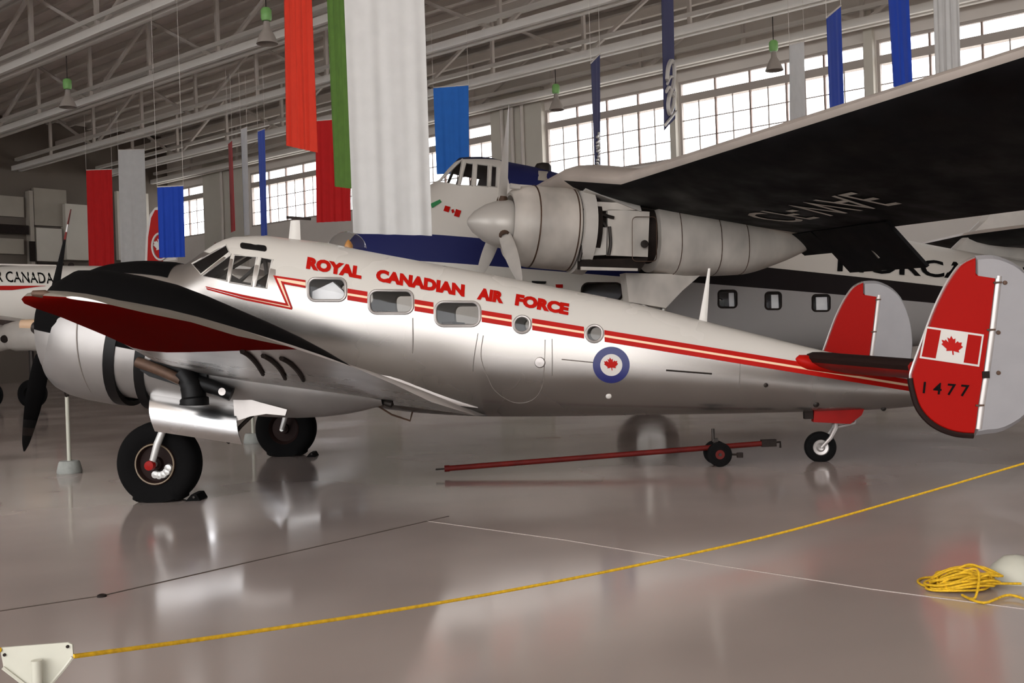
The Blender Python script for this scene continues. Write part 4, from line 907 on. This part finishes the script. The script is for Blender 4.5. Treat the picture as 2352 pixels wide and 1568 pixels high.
# undercarriage below the nacelle, down to the floor
q = [FF.U(u, v, NL) for u, v in ((1430, 628), (1602, 632), (1560, 668), (1522, 708), (1438, 694))]
mb = MB(); mb.prism([(s, y-.16, z) for s, z in q], [(s, y+.16, z) for s, z in q]); mb.build('gear_fairing', M['nac_metal'], frt, smooth=False)
mb = MB(); mb.tube([(2.75, y, 2.2), (2.75, y, .62)], .10, 12); mb.tube([(3.2, y, 2.1), (2.8, y, .9)], .06, 10); mb.tube([(2.75, y-.3, .6), (2.75, y+.3, .6)], .07, 10); mb.build('gear_leg', M['steel'], frt)
mb = MB(); mb.revolve([(-.16, .3), (-.2, .42), (-.17, .55), (-.08, .6), (.08, .6), (.17, .55), (.2, .42), (.16, .3), (-.16, .3)], (2.75, y, .6), (0, 1, 0), 36); ty = mb.build('tire', M['rubber'], frt)
mb = MB(); mb.revolve([(-.12, .001), (-.14, .3), (.14, .3), (.12, .001)], (2.75, y, .6), (0, 1, 0), 24); mb.build('wheel_rim', M['silver'], ty)

for sg in (1, -1):
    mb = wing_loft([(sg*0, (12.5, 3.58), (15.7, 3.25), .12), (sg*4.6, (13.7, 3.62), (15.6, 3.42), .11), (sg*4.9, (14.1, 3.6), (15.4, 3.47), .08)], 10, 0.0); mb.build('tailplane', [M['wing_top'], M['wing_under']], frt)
mb = lens([(12.0, 3.1), (13.0, 3.9), (13.9, 5.2), (14.8, 6.5), (15.6, 7.0), (16.6, 6.9), (17.0, 6.2), (17.1, 4.5), (16.9, 2.7), (15.0, 2.75)], 0, .14, .94); mb.build('tail_fin', M['freight_white'], frt, smooth=False)
mb = MB(); mb.revolve([(-.1, .1), (-.12, .18), (-.06, .26), (.06, .26), (.12, .18), (.1, .1), (-.1, .1)], (15.6, 0, .26), (0, 1, 0), 24); mb.build('tail_tire', M['rubber'], frt)
mb = MB(); mb.tube([(15.6, -.14, .26), (15.7, -.14, .6), (15.7, 0, .75), (15.7, 0, 1.9)], .05, 8); mb.tube([(15.6, -.16, .26), (15.6, .1, .26)], .04, 8); mb.build('tail_fork', M['steel'], frt)
# ================================================================== red and white airliner far left
AF = Frame(-13.0, 33.0, -.03)
air = thing('white_airliner', 'white airliner with red stripe and black lettering parked beyond the left propeller', 'airplane', (AF.o.x, AF.o.y, 0), AF.psi)
AH = Hull([(-12, 4.25, 2.2, .9), (-6, 4.25, 2.2, 1.02), (-2, 4.22, 2.25, 1.02), (0, 4.15, 2.35, .98), (2, 4.05, 2.6, .85), (4, 3.95, 2.95, .6), (6, 3.85, 3.3, .3), (7.2, 3.75, 3.55, .06)], 2.1)
ap_ = fuselage_paint('airliner_paint', (198, 194, 188), [(-9, 0, -30, 30, (222, 216, 206), False)], .0, .35)
mb = hull_body(AH, [-12+.4*i for i in range(49)], 40); mb.build('fuselage', [ap_, M['interior']], air)
def aw(u, v): return AH.US(AF, u, v)
a, b, c = Vector(aw(-32, 646)), Vector(aw(127, 652)), Vector(aw(-32, 621))
text_on('title_lettering', 'AIR CANADA', lambda x, y: AH.pt(*(a+(b-a)*x+(c-a)*y), .02), M['black_letter'], air, .012)
vs = []; n = 20
for i in range(n+1):
    u = -150+i*(255/n); w_ = 5 if i < n-6 else 5*(n-i)/6
    vs += [AH.pt(*aw(u, 656), .02), AH.pt(*aw(u, 656+max(w_, .4)*2), .02)]
mb = MB(); mb.add(vs, [(2*i, 2*i+1, 2*i+3, 2*i+2) for i in range(n)]); mb.build('red_stripe', M['red_paint'], air)
s, z = aw(163, 610); mb = MB(); mb.revolve([(0, .1), (.03, .09), (.035, .001)], AH.pt(s, z, 0), (0, -1, 0), 14); mb.build('porthole', M['soot'], air)
P = [aw(u, v) for u, v in ((-20, 607), (130, 610))]; mb = MB(); mb.bar(AH.pt(*P[0], .03), AH.pt(*P[1], .03), .03, .05); mb.build('roof_rail', M['truss_dim'], air, smooth=False)
fo = [AF.U(u, v, 0) for u, v in ((332, 612), (336, 540), (344, 492), (356, 476), (372, 472), (392, 480), (404, 510), (408, 600))]
mb = lens(fo, 0, .06, .95); fn_ = mb.build('tail_fin', M['white_paint'], air, smooth=False)
fo2 = [AF.U(u, v, .08) for u, v in ((338, 600), (340, 545), (347, 500), (356, 482), (366, 482), (372, 520), (374, 600))]
mb = MB(); mb.prism([(s, -.08, z) for s, z in fo2], [(s, -.05, z) for s, z in fo2]); mb.build('fin_panel', M['red_paint'], fn_, smooth=False)
cx = AF.U(368, 566, .1); rr_ = .40; mb = MB(); mb.tube([(cx[0]+rr_*.62*math.cos(t*math.pi/14), -.1, cx[1]+rr_*math.sin(t*math.pi/14)) for t in range(28)], .035, 6, closed=True); mb.build('emblem_ring', M['white_paint'], fn_)
mb = MB(); mb.poly([(cx[0]+x*.24, -.1, cx[1]+y_*.3) for x, y_ in LEAF]); mb.build('emblem_leaf', M['white_paint'], fn_, smooth=False)
mb = wing_loft([(0, (-4.5, 2.5), (-.8, 2.35), .14), (6, (-3.5, 2.75), (-1.2, 2.6), .12), (6.4, (-3.0, 2.75), (-1.6, 2.65), .1)], 10); mb.build('wing', [M['alu_dull'], M['alu_dull']], air)
mb = wing_loft([(0, (4.6, 3.7), (6.2, 3.6), .1), (2.6, (5.2, 3.75), (6.1, 3.65), .1)], 8); mb.build('tailplane', [M['white_paint'], M['white_paint']], air)
for px in ((-40, 775), (62, 772)):
    s, z = AF.U(px[0], px[1], 3.0); mb = MB(); mb.revolve([(-.75, .001), (-.72, .12), (-.6, .33), (-.3, .42), (.4, .40), (1.0, .25), (1.3, .05)], (s, -3.0, z), (1, 0, -.06), 24); nc = mb.build('engine_nacelle', M['freight_white'], air)
    mb = MB(); mb.revolve([(0, .11), (.03, .1), (.035, .001)], (s-.45, -3.38, z-.06), (0, -1, 0), 12); mb.build('exhaust_port', M['soot'], nc)
    mb = MB(); mb.revolve([(.85, .30), (1.0, .26)], (s, -3.0, z-.02), (1, 0, -.06), 20); mb.build('nacelle_band', M['red_paint'], nc)
    mb = MB(); mb.tube([(s+.1, -3.0, z-.3), (s+.1, -3.0, .4)], .07, 8); mb.build('gear_leg', M['dark_steel'], air)
    mb = MB(); mb.revolve([(-.12, .2), (-.14, .3), (-.06, .4), (.06, .4), (.14, .3), (.12, .2), (-.12, .2)], (s+.1, -3.0, .4), (0, 1, 0), 24); mb.build('tire', M['rubber'], air)
s, z = AF.U(78, 746, 3.2); mb = MB(); mb.revolve([(-.35, .001), (-.34, .16), (.3, .16), (.32, .001)], (s, -3.2, z), (1, 0, 0), 16); mb.build('intake_scoop', M['cream'], air)

# ================================================================== banners hung from the trusses
def banner(name, label, cm, TL, TR, BL, BR, YL, YR, ripple=.02, waves=5, group=None, cord=True, weight_bar=True):
    a, b, c, d = at(*TL, YL), at(*TR, YR), at(*BL, YL), at(*BR, YR)
    zt = (a.z+b.z)/2; e = thing(name, label, 'banner', ((a.x+b.x)/2, (a.y+b.y)/2, 0), 0, group)
    o = Vector(e.location); across = Vector((b.x-a.x, b.y-a.y, 0)); nr = Vector((across.y, -across.x, 0)).normalized()
    NX, NZ = 40, 14; vs, fs = [], []; ph = random.random()*6
    for j in range(NZ+1):
        t = j/NZ; L, R = a.lerp(c, t), b.lerp(d, t)
        for i in range(NX+1):
            x = i/NX; amp = ripple*(.35+.65*t); w = math.sin(x*waves*2*math.pi+ph+.4*t)+.5*math.sin(x*waves*3.3*math.pi+1.7*ph-.6*t)
            vs.append(L.lerp(R, x)+nr*(amp*w)-o)
    for j in range(NZ):
        for i in range(NX): k = j*(NX+1)+i; fs.append((k, k+1, k+NX+2, k+NX+1))
    n0 = len(vs); vs2 = [p-nr*.006 for p in vs]; mb = MB(); mb.add(vs, fs); mb.add(vs2, [tuple(reversed(f)) for f in fs])
    mb.build('cloth', cm, e, fix=False, angle=80)
    mb = MB(); mb.tube([a-o+Vector((0, 0, .01)), b-o+Vector((0, 0, .01))], .018, 8); mb.build('top_rod', M['truss_dim'], e)
    for p in (a, b):
        if p.z < Z_T-.2:
            mb = MB(); mb.tube([p-o, Vector((p.x, p.y, Z_T-.11))-o], .006, 4); mb.build('cord', M['truss_dim'], e)
    return e, (a, b, c, d, o, nr)
def cloth(name, col, var=.05): return mat(name, col, .85, var=var, scale=4, sheen=1)
red_c, blue_c, white_c, navy_c, orange_c, sky_c = cloth('red_cloth', (190, 10, 12)), cloth('blue_cloth', (14, 62, 170)), cloth('white_cloth', (192, 190, 187)), cloth('navy_cloth', (24, 26, 84)), cloth('vermilion_cloth', (206, 48, 22)), cloth('sky_blue_cloth', (34, 104, 190))
G3 = None
banner('hanging_banner', 'wide red banner hanging left of the wide white one near the upright propeller', red_c, (198, 391), (257, 389), (205, 625), (263, 610), 47, 47, .02)
banner('hanging_banner', 'long white banner hanging between the wide red and wide blue ones', white_c, (271, 345), (332, 343), (278, 602), (340, 600), 46, 46, .02, 3)
banner('hanging_banner', 'wide royal blue banner hanging above the plane nose, partly covering a red fin', blue_c, (361, 430), (421, 427), (366, 592), (425, 590), 31, 31, .02)
banner('hanging_banner', 'thin red banner seen nearly edge-on above the cockpit roof', red_c, (524, 330), (533, 322), (530, 534), (540, 530), 40, 41.0, .01, 2)
banner('hanging_banner', 'thin white banner seen nearly edge-on, middle of the slim trio above cockpit', white_c, (553, 298), (567, 292), (561, 541), (573, 539), 40, 41.0, .01, 2)
banner('hanging_banner', 'thin royal blue banner nearly edge-on beside the slim white one', blue_c, (592, 302), (608, 296), (600, 542), (614, 540), 39, 40.0, .01, 2)
banner('hanging_banner', 'vermilion pleated banner with slanted bottom hem beside the green banner', orange_c, (651, -30), (713, -35), (657, 334), (727, 350), 24, 23.4, .04, 5)
banner('hanging_banner', 'deep red banner hanging behind the green one, left of the huge white banner', red_c, (724, 278), (800, 272), (727, 511), (806, 507), 36, 36, .02)
banner('hanging_banner', 'green pleated banner against the left edge of the huge white banner', M['green_cloth'], (749, -30), (788, -32), (767, 428), (806, 433), 19, 18.4, .03, 3)
banner('hanging_banner', 'huge white banner hanging in front of the freight plane nose', white_c, (789, -40), (973, -44), (812, 536), (992, 541), 15.5, 15.5, .022, 3.5)
banner('hanging_banner', 'sky blue banner hanging over the freight plane cockpit', sky_c, (995, 202), (1076, 196), (1003, 400), (1078, 400), 36, 36, .02, 4)
e1, g1 = banner('hanging_banner', 'slim navy banner with white speckled lower end before the bright windows', navy_c, (1357, 146), (1378, 124), (1366, 398), (1379, 394), 28, 28.9, .008, 2)
e2, g2 = banner('hanging_banner', 'navy banner with white looped emblem and pale hem line', navy_c, (1519, -20), (1546, -46), (1525, 300), (1551, 272), 20, 21.1, .004, 1)
banner('hanging_banner', 'slim royal blue banner with slanted top right of the white column banner', blue_c, (1898, 42), (1931, 14), (1905, 262), (1938, 256), 22, 22.8, .012, 2)
banner('hanging_banner', 'royal blue banner reaching the top of the photo left of the right-hand white one', blue_c, (2039, -20), (2086, -26), (2050, 200), (2094, 196), 21, 21.5, .015, 3)
banner('hanging_banner', 'white pleated banner at far right above the dark wing', white_c, (2144, -20), (2203, -24), (2151, 240), (2209, 236), 23, 23.3, .03, 4)
banner('hanging_banner', 'plain narrow white banner hanging against the middle of the bright windows', white_c, (1813, 104), (1847, 96), (1815, 330), (1852, 325), 29, 29.8, .004, 1)
# white marks on the two navy banners
def on_banner(g, x, t, eps=.02):
    a, b, c, d, o, nr = g; L, R = a.lerp(c, t), b.lerp(d, t); n = nr if nr.y < 0 else -nr; return L.lerp(R, x)+n*eps-o
def mark(e, g, pts, w, closed=False, name='emblem_stroke'):
    P = catmull([on_banner(g, x, t) for x, t in pts], 5); mb = MB(); mb.tube(P, w, 6, closed=False); return mb.build(name, M['white_paint'], e)
def vt(v): return (v+20)/320
mark(e2, g2, [(.2, vt(190)), (.3, vt(168)), (.55, vt(158)), (.78, vt(166)), (.85, vt(195)), (.7, vt(220)), (.4, vt(232)), (.25, vt(252)), (.4, vt(272)), (.7, vt(262)), (.82, vt(235))], .05)
mark(e2, g2, [(.15, vt(215)), (.4, vt(212)), (.65, vt(235)), (.85, vt(250))], .035); mark(e2, g2, [(.25, vt(200)), (.5, vt(192)), (.75, vt(198))], .03)
mark(e2, g2, [(.02, vt(288)), (.5, vt(286)), (.98, vt(284))], .03, name='hem_line')
for k in range(12): mark(e1, g1, [(.2+.5*random.random(), .66+.025*k), (.4+.5*random.random(), .67+.025*k), (.3+.4*random.random(), .685+.025*k)], .03)

# ================================================================== hanging lamps
def lamp(u, v, Y, label):
    p = at(u, v, Y); e = thing('pendant_lamp', label, 'lamp', p)
    mb = MB(); mb.tube([(0, 0, .25), (0, 0, Z_T-p.z)], .015, 5); mb.build('cable', M['dark_steel'], e)
    mb = MB(); mb.revolve([(.0, .001), (.0, .12), (.06, .15), (.3, .15), (.36, .10), (.36, .001)], (0, 0, 0), (0, 0, 1), 14); mb.build('ballast', M['lamp_green'], e)
    mb = MB(); mb.revolve([(-.02, .08), (-.2, .10), (-.38, .20), (-.62, .30), (-.64, .30), (-.38, .17), (-.2, .07)], (0, 0, 0), (0, 0, 1), 20); mb.build('lamp_shade', M['lamp_shade'], e)
lamp(1777, 118, 36, 'pendant lamp with green top hanging left of the narrow white banner')
lamp(1277, 215, 42, 'pendant lamp with green top hanging beside the slim navy banner')
lamp(612, 48, 30, 'pendant lamp with green top hanging left of the vermilion banner')
lamp(155, 205, 38, 'pendant lamp with green top among dark trusses at far left')

# ================================================================== barrier posts, rope, tow bar, chocks
def stanchion(x, y, hgt, label, group=None):
    e = thing('barrier_post', label, 'post', (x, y, 0))
    mb = MB(); mb.revolve([(0, .001), (0, .14), (.02, .15), (.13, .125), (.15, .11), (.15, .001)], (0, 0, 0), (0, 0, 1), 24); mb.build('base', M['concrete'], e)
    mb = MB(); mb.tube([(0, 0, .14), (0, 0, hgt)], .024, 12); mb.build('pole', M['post_white'], e)
    mb = MB(); mb.tube([(.0, .05*math.cos(t*math.pi/8), hgt+.05+.05*math.sin(t*math.pi/8)) for t in range(16)], .012, 6, closed=True); mb.build('rope_eye', M['dark_steel'], e)
    return e
p = on_floor(160, 1086); stanchion(p.x, p.y, .93, 'thin white post in round grey base behind the left propeller')
p = on_floor(582, 1017); stanchion(p.x, p.y, .93, 'white post half hidden behind the farther main wheel')
# near post with its folded plate
pp = at(84, 1530, 2.35); e = thing('rope_stand', 'white plate on a post at lower left holding the yellow rope', 'post', (pp.x, pp.y, 0))
PL = [(2, 1487), (156, 1475), (166, 1480), (168, 1508), (150, 1532), (105, 1585), (60, 1572), (8, 1532), (2, 1500)]
P3 = [at(u, v, 2.35)-Vector((pp.x, pp.y, 0)) for u, v in PL]; mb = MB(); mb.prism(P3, [p+Vector((0, .005, 0)) for p in P3]); mb.build('plate', M['post_white'], e, smooth=False)
for a_, b_ in ((8, 2), (4, 3)): pass
mb = MB(); mb.tube([P3[3]+Vector((0, -.003, 0)), P3[4]+Vector((0, -.003, 0)), P3[5]+Vector((0, -.003, 0))], .004, 6); mb.tube([P3[7]+Vector((0, -.003, 0)), P3[6]+Vector((0, -.003, 0))], .004, 6); mb.build('plate_flange', M['post_white'], e)
for u, v in ((11, 1503), (156, 1484)): q = at(u, v, 2.35)-Vector((pp.x, pp.y, 0)); mb = MB(); mb.revolve([(0, .0035), (.004, .0035), (.0041, .0001)], q+Vector((0, .001, 0)), (0, -1, 0), 10); mb.build('bolt_hole', M['soot'], e)
q = at(84, 1516, 2.33)-Vector((pp.x, pp.y, 0)); mb = MB(); mb.tube([(q.x, q.y, q.z), (q.x+.004, q.y, .02)], .0115, 14); mb.build('pole', M['post_white'], e)
mb = MB(); mb.revolve([(0, .001), (0, .14), (.02, .15), (.1, .125), (.12, .001)], (q.x+.004, q.y, 0), (0, 0, 1), 24); mb.build('base', M['concrete'], e)
# the rope: hung from the plate to a stand out of the frame on the right, drooping a little
rp = [(168, 1507, 2.35), (500, 1462, 2.75), (900, 1402, 3.25), (1200, 1350, 3.68), (1500, 1290, 4.12), (1800, 1222, 4.57), (2100, 1138, 5.05), (2352, 1064, 5.45)]
P = [at(u, v, Y) for u, v, Y in rp]; P.append(P[-1]+(P[-1]-P[-2])*.9)
mb = MB(); mb.tube(catmull(P, 8), .0052, 8); tag(mb.build('barrier_rope', M['rope'], None), 'taut yellow rope strung across the foreground from the white plate', 'rope')
lp = P[-1]; e = thing('rope_stand', 'white post out at the right end of the taut yellow rope', 'post', (lp.x+.03, lp.y, 0))
mb = MB(); mb.tube([(0, 0, .1), (0, 0, lp.z+.05)], .02, 10); mb.build('pole', M['post_white'], e); mb = MB(); mb.revolve([(0, .001), (0, .14), (.1, .12), (.12, .001)], (0, 0, 0), (0, 0, 1), 20); mb.build('base', M['concrete'], e)
# left continuation of the rope beyond the plate
P = [at(2, 1492, 2.35), at(-80, 1498, 2.3), at(-200, 1520, 2.2)]; mb = MB(); mb.tube(catmull(P, 5), .0052, 8); tag(mb.build('barrier_rope', M['rope'], None), 'short end of yellow rope left of the white plate', 'rope')
# heap of slack rope, with a white stand foot next to it
C = on_floor(2255, 1352); random.seed(11)
pts = []
for k in range(15):                                                  # flat oval turns, thrown one over the other
    ax_, bx_ = .13+.13*random.random(), .035+.05*random.random(); cx_ = C.x-.02-.10*random.random(); cy_ = C.y+.10*(random.random()-.5); zz = .012+.006*k; th = .35*(random.random()-.5)
    for m_ in range(7):
        t = math.pi*2*m_/7+.4*k; x_ = ax_*math.cos(t)*(.75 if math.cos(t) > 0 else 1.0); y_ = bx_*math.sin(t)*1.6
        pts.append(Vector((cx_+x_*math.cos(th)-y_*math.sin(th), cy_+x_*math.sin(th)+y_*math.cos(th), zz*(1.2-.8*abs(x_)/ax_)+.008)))
loop = [on_floor(2345, 1340, .03), on_floor(2250, 1338, .05), on_floor(2180, 1326, .02), on_floor(2128, 1326, .008), on_floor(2108, 1334, .008), on_floor(2130, 1346, .008), on_floor(2200, 1346, .012), on_floor(2270, 1320, .1)]
tail = [on_floor(2240, 1372, .01), on_floor(2210, 1366, .01), on_floor(2260, 1384, .01), on_floor(2320, 1366, .02), on_floor(2390, 1392, .01)]
mb = MB(); mb.tube(catmull(loop+pts+tail, 6), .0068, 7); tag(mb.build('rope_heap', M['rope'], None), 'tangled heap of slack yellow rope on the floor at right', 'rope')
wf = on_floor(2352, 1368); e = thing('rope_stand', 'white flared stand foot at the right edge beside the yellow rope heap', 'post', (wf.x+.125, wf.y+.36, 0))
mb = MB(); mb.revolve([(0, .001), (0, .15), (.02, .155), (.08, .12), (.13, .06), (.14, .001)], (0, 0, 0), (0, 0, 1), 24); mb.build('base', M['post_white'], e); 
# floor socket
p = on_floor(234, 1370); mb = MB(); mb.revolve([(0, .001), (0, .028), (.012, .026), (.016, .015), (.01, .001)], p, (0, 0, 1), 16); tag(mb.build('floor_anchor', M['soot'], None), 'small dark anchor ring set on the floor joint', 'anchor')
# tow bar
a, b = at(1022, 1076, 11.55), at(1765, 1017, 11.75); o = Vector((a.x, a.y, 0)); e = thing('tow_bar', 'long red tow bar with small wheel on the floor beneath the tail', 'tow bar', o)
d = (b-a).normalized(); mb = MB(); mb.tube([a-o, b-o], .030, 14); mb.build('bar', M['dark_red'], e)
mb = MB(); mb.tube([a-o-d*.1, a-o+d*.02], .010, 8); mb.build('tow_eye', M['dark_steel'], e)
mb = MB(); mb.tube([a-o-d*.005, a-o+d*.05], .036, 14); mb.build('end_collar', M['dark_red'], e)
mb = MB(); mb.box(b-o, (.16, .08, .075)); mb.tube([b-o+d*.05, b-o+d*.13, b-o+d*.13-Vector((0, 0, .06))], .012, 6); mb.build('hitch_head', M['soot'], e)
w = at(1648, 1040, 11.66); wz = .135
for q in (-.11, .11):
    mb = MB(); mb.revolve([(-.035, .05), (-.04, .1), (-.03, .13), (.03, .13), (.04, .1), (.035, .05), (-.035, .05)], Vector((w.x, w.y+q, .132))-o, (0, 1, 0), 28); wh = mb.build('wheel', M['rubber'], e)
    mb = MB(); mb.revolve([(-.03, .001), (-.032, .055), (.032, .055), (.03, .001)], Vector((w.x, w.y+q, .132))-o, (0, 1, 0), 16); mb.build('wheel_hub', M['dark_red'], wh)
mb = MB(); mb.tube([Vector((w.x, w.y-.16, .132))-o, Vector((w.x, w.y+.16, .132))-o], .018, 8); mb.bar(Vector((w.x, w.y, .13))-o, Vector((w.x-.02, w.y, .29))-o, .05); mb.tube([Vector((w.x-.04, w.y, .26))-o, Vector((w.x-.04, w.y, .40))-o], .018, 8); mb.build('axle_bracket', M['dark_steel'], e)
mb = MB(); mb.box(Vector((w.x+.22, w.y-.1, .115))-o, (.06, .06, .05)); mb.tube([Vector((w.x+.22, w.y-.1, .12))-o, Vector((w.x+.05, w.y-.1, .13))-o], .012, 6); mb.build('jack_pin', M['soot'], e)
# chocks against the main wheels
def chock(u, v, label, sz=.07):
    p = on_floor(u, v); e = thing('wheel_chock', label, 'chock', p); L = sz
    mb = MB(); q = [(-L, 0), (L, 0), (L*.5, .9*L), (-L*.2, .9*L)]; mb.prism([(x, -.13, z+.001) for x, z in q], [(x, .13, z+.001) for x, z in q]); mb.build('wedge', M['rubber'], e, smooth=False)
    mb = MB(); mb.tube([(L*.2, -.15, .04), (L*.2, .15, .04)], .012, 6); mb.build('handle_rod', M['dark_steel'], e)
chock(452, 1146, 'dark wheel chock behind the near main wheel'); chock(718, 1047, 'dark wheel chock behind the farther main wheel', .06)
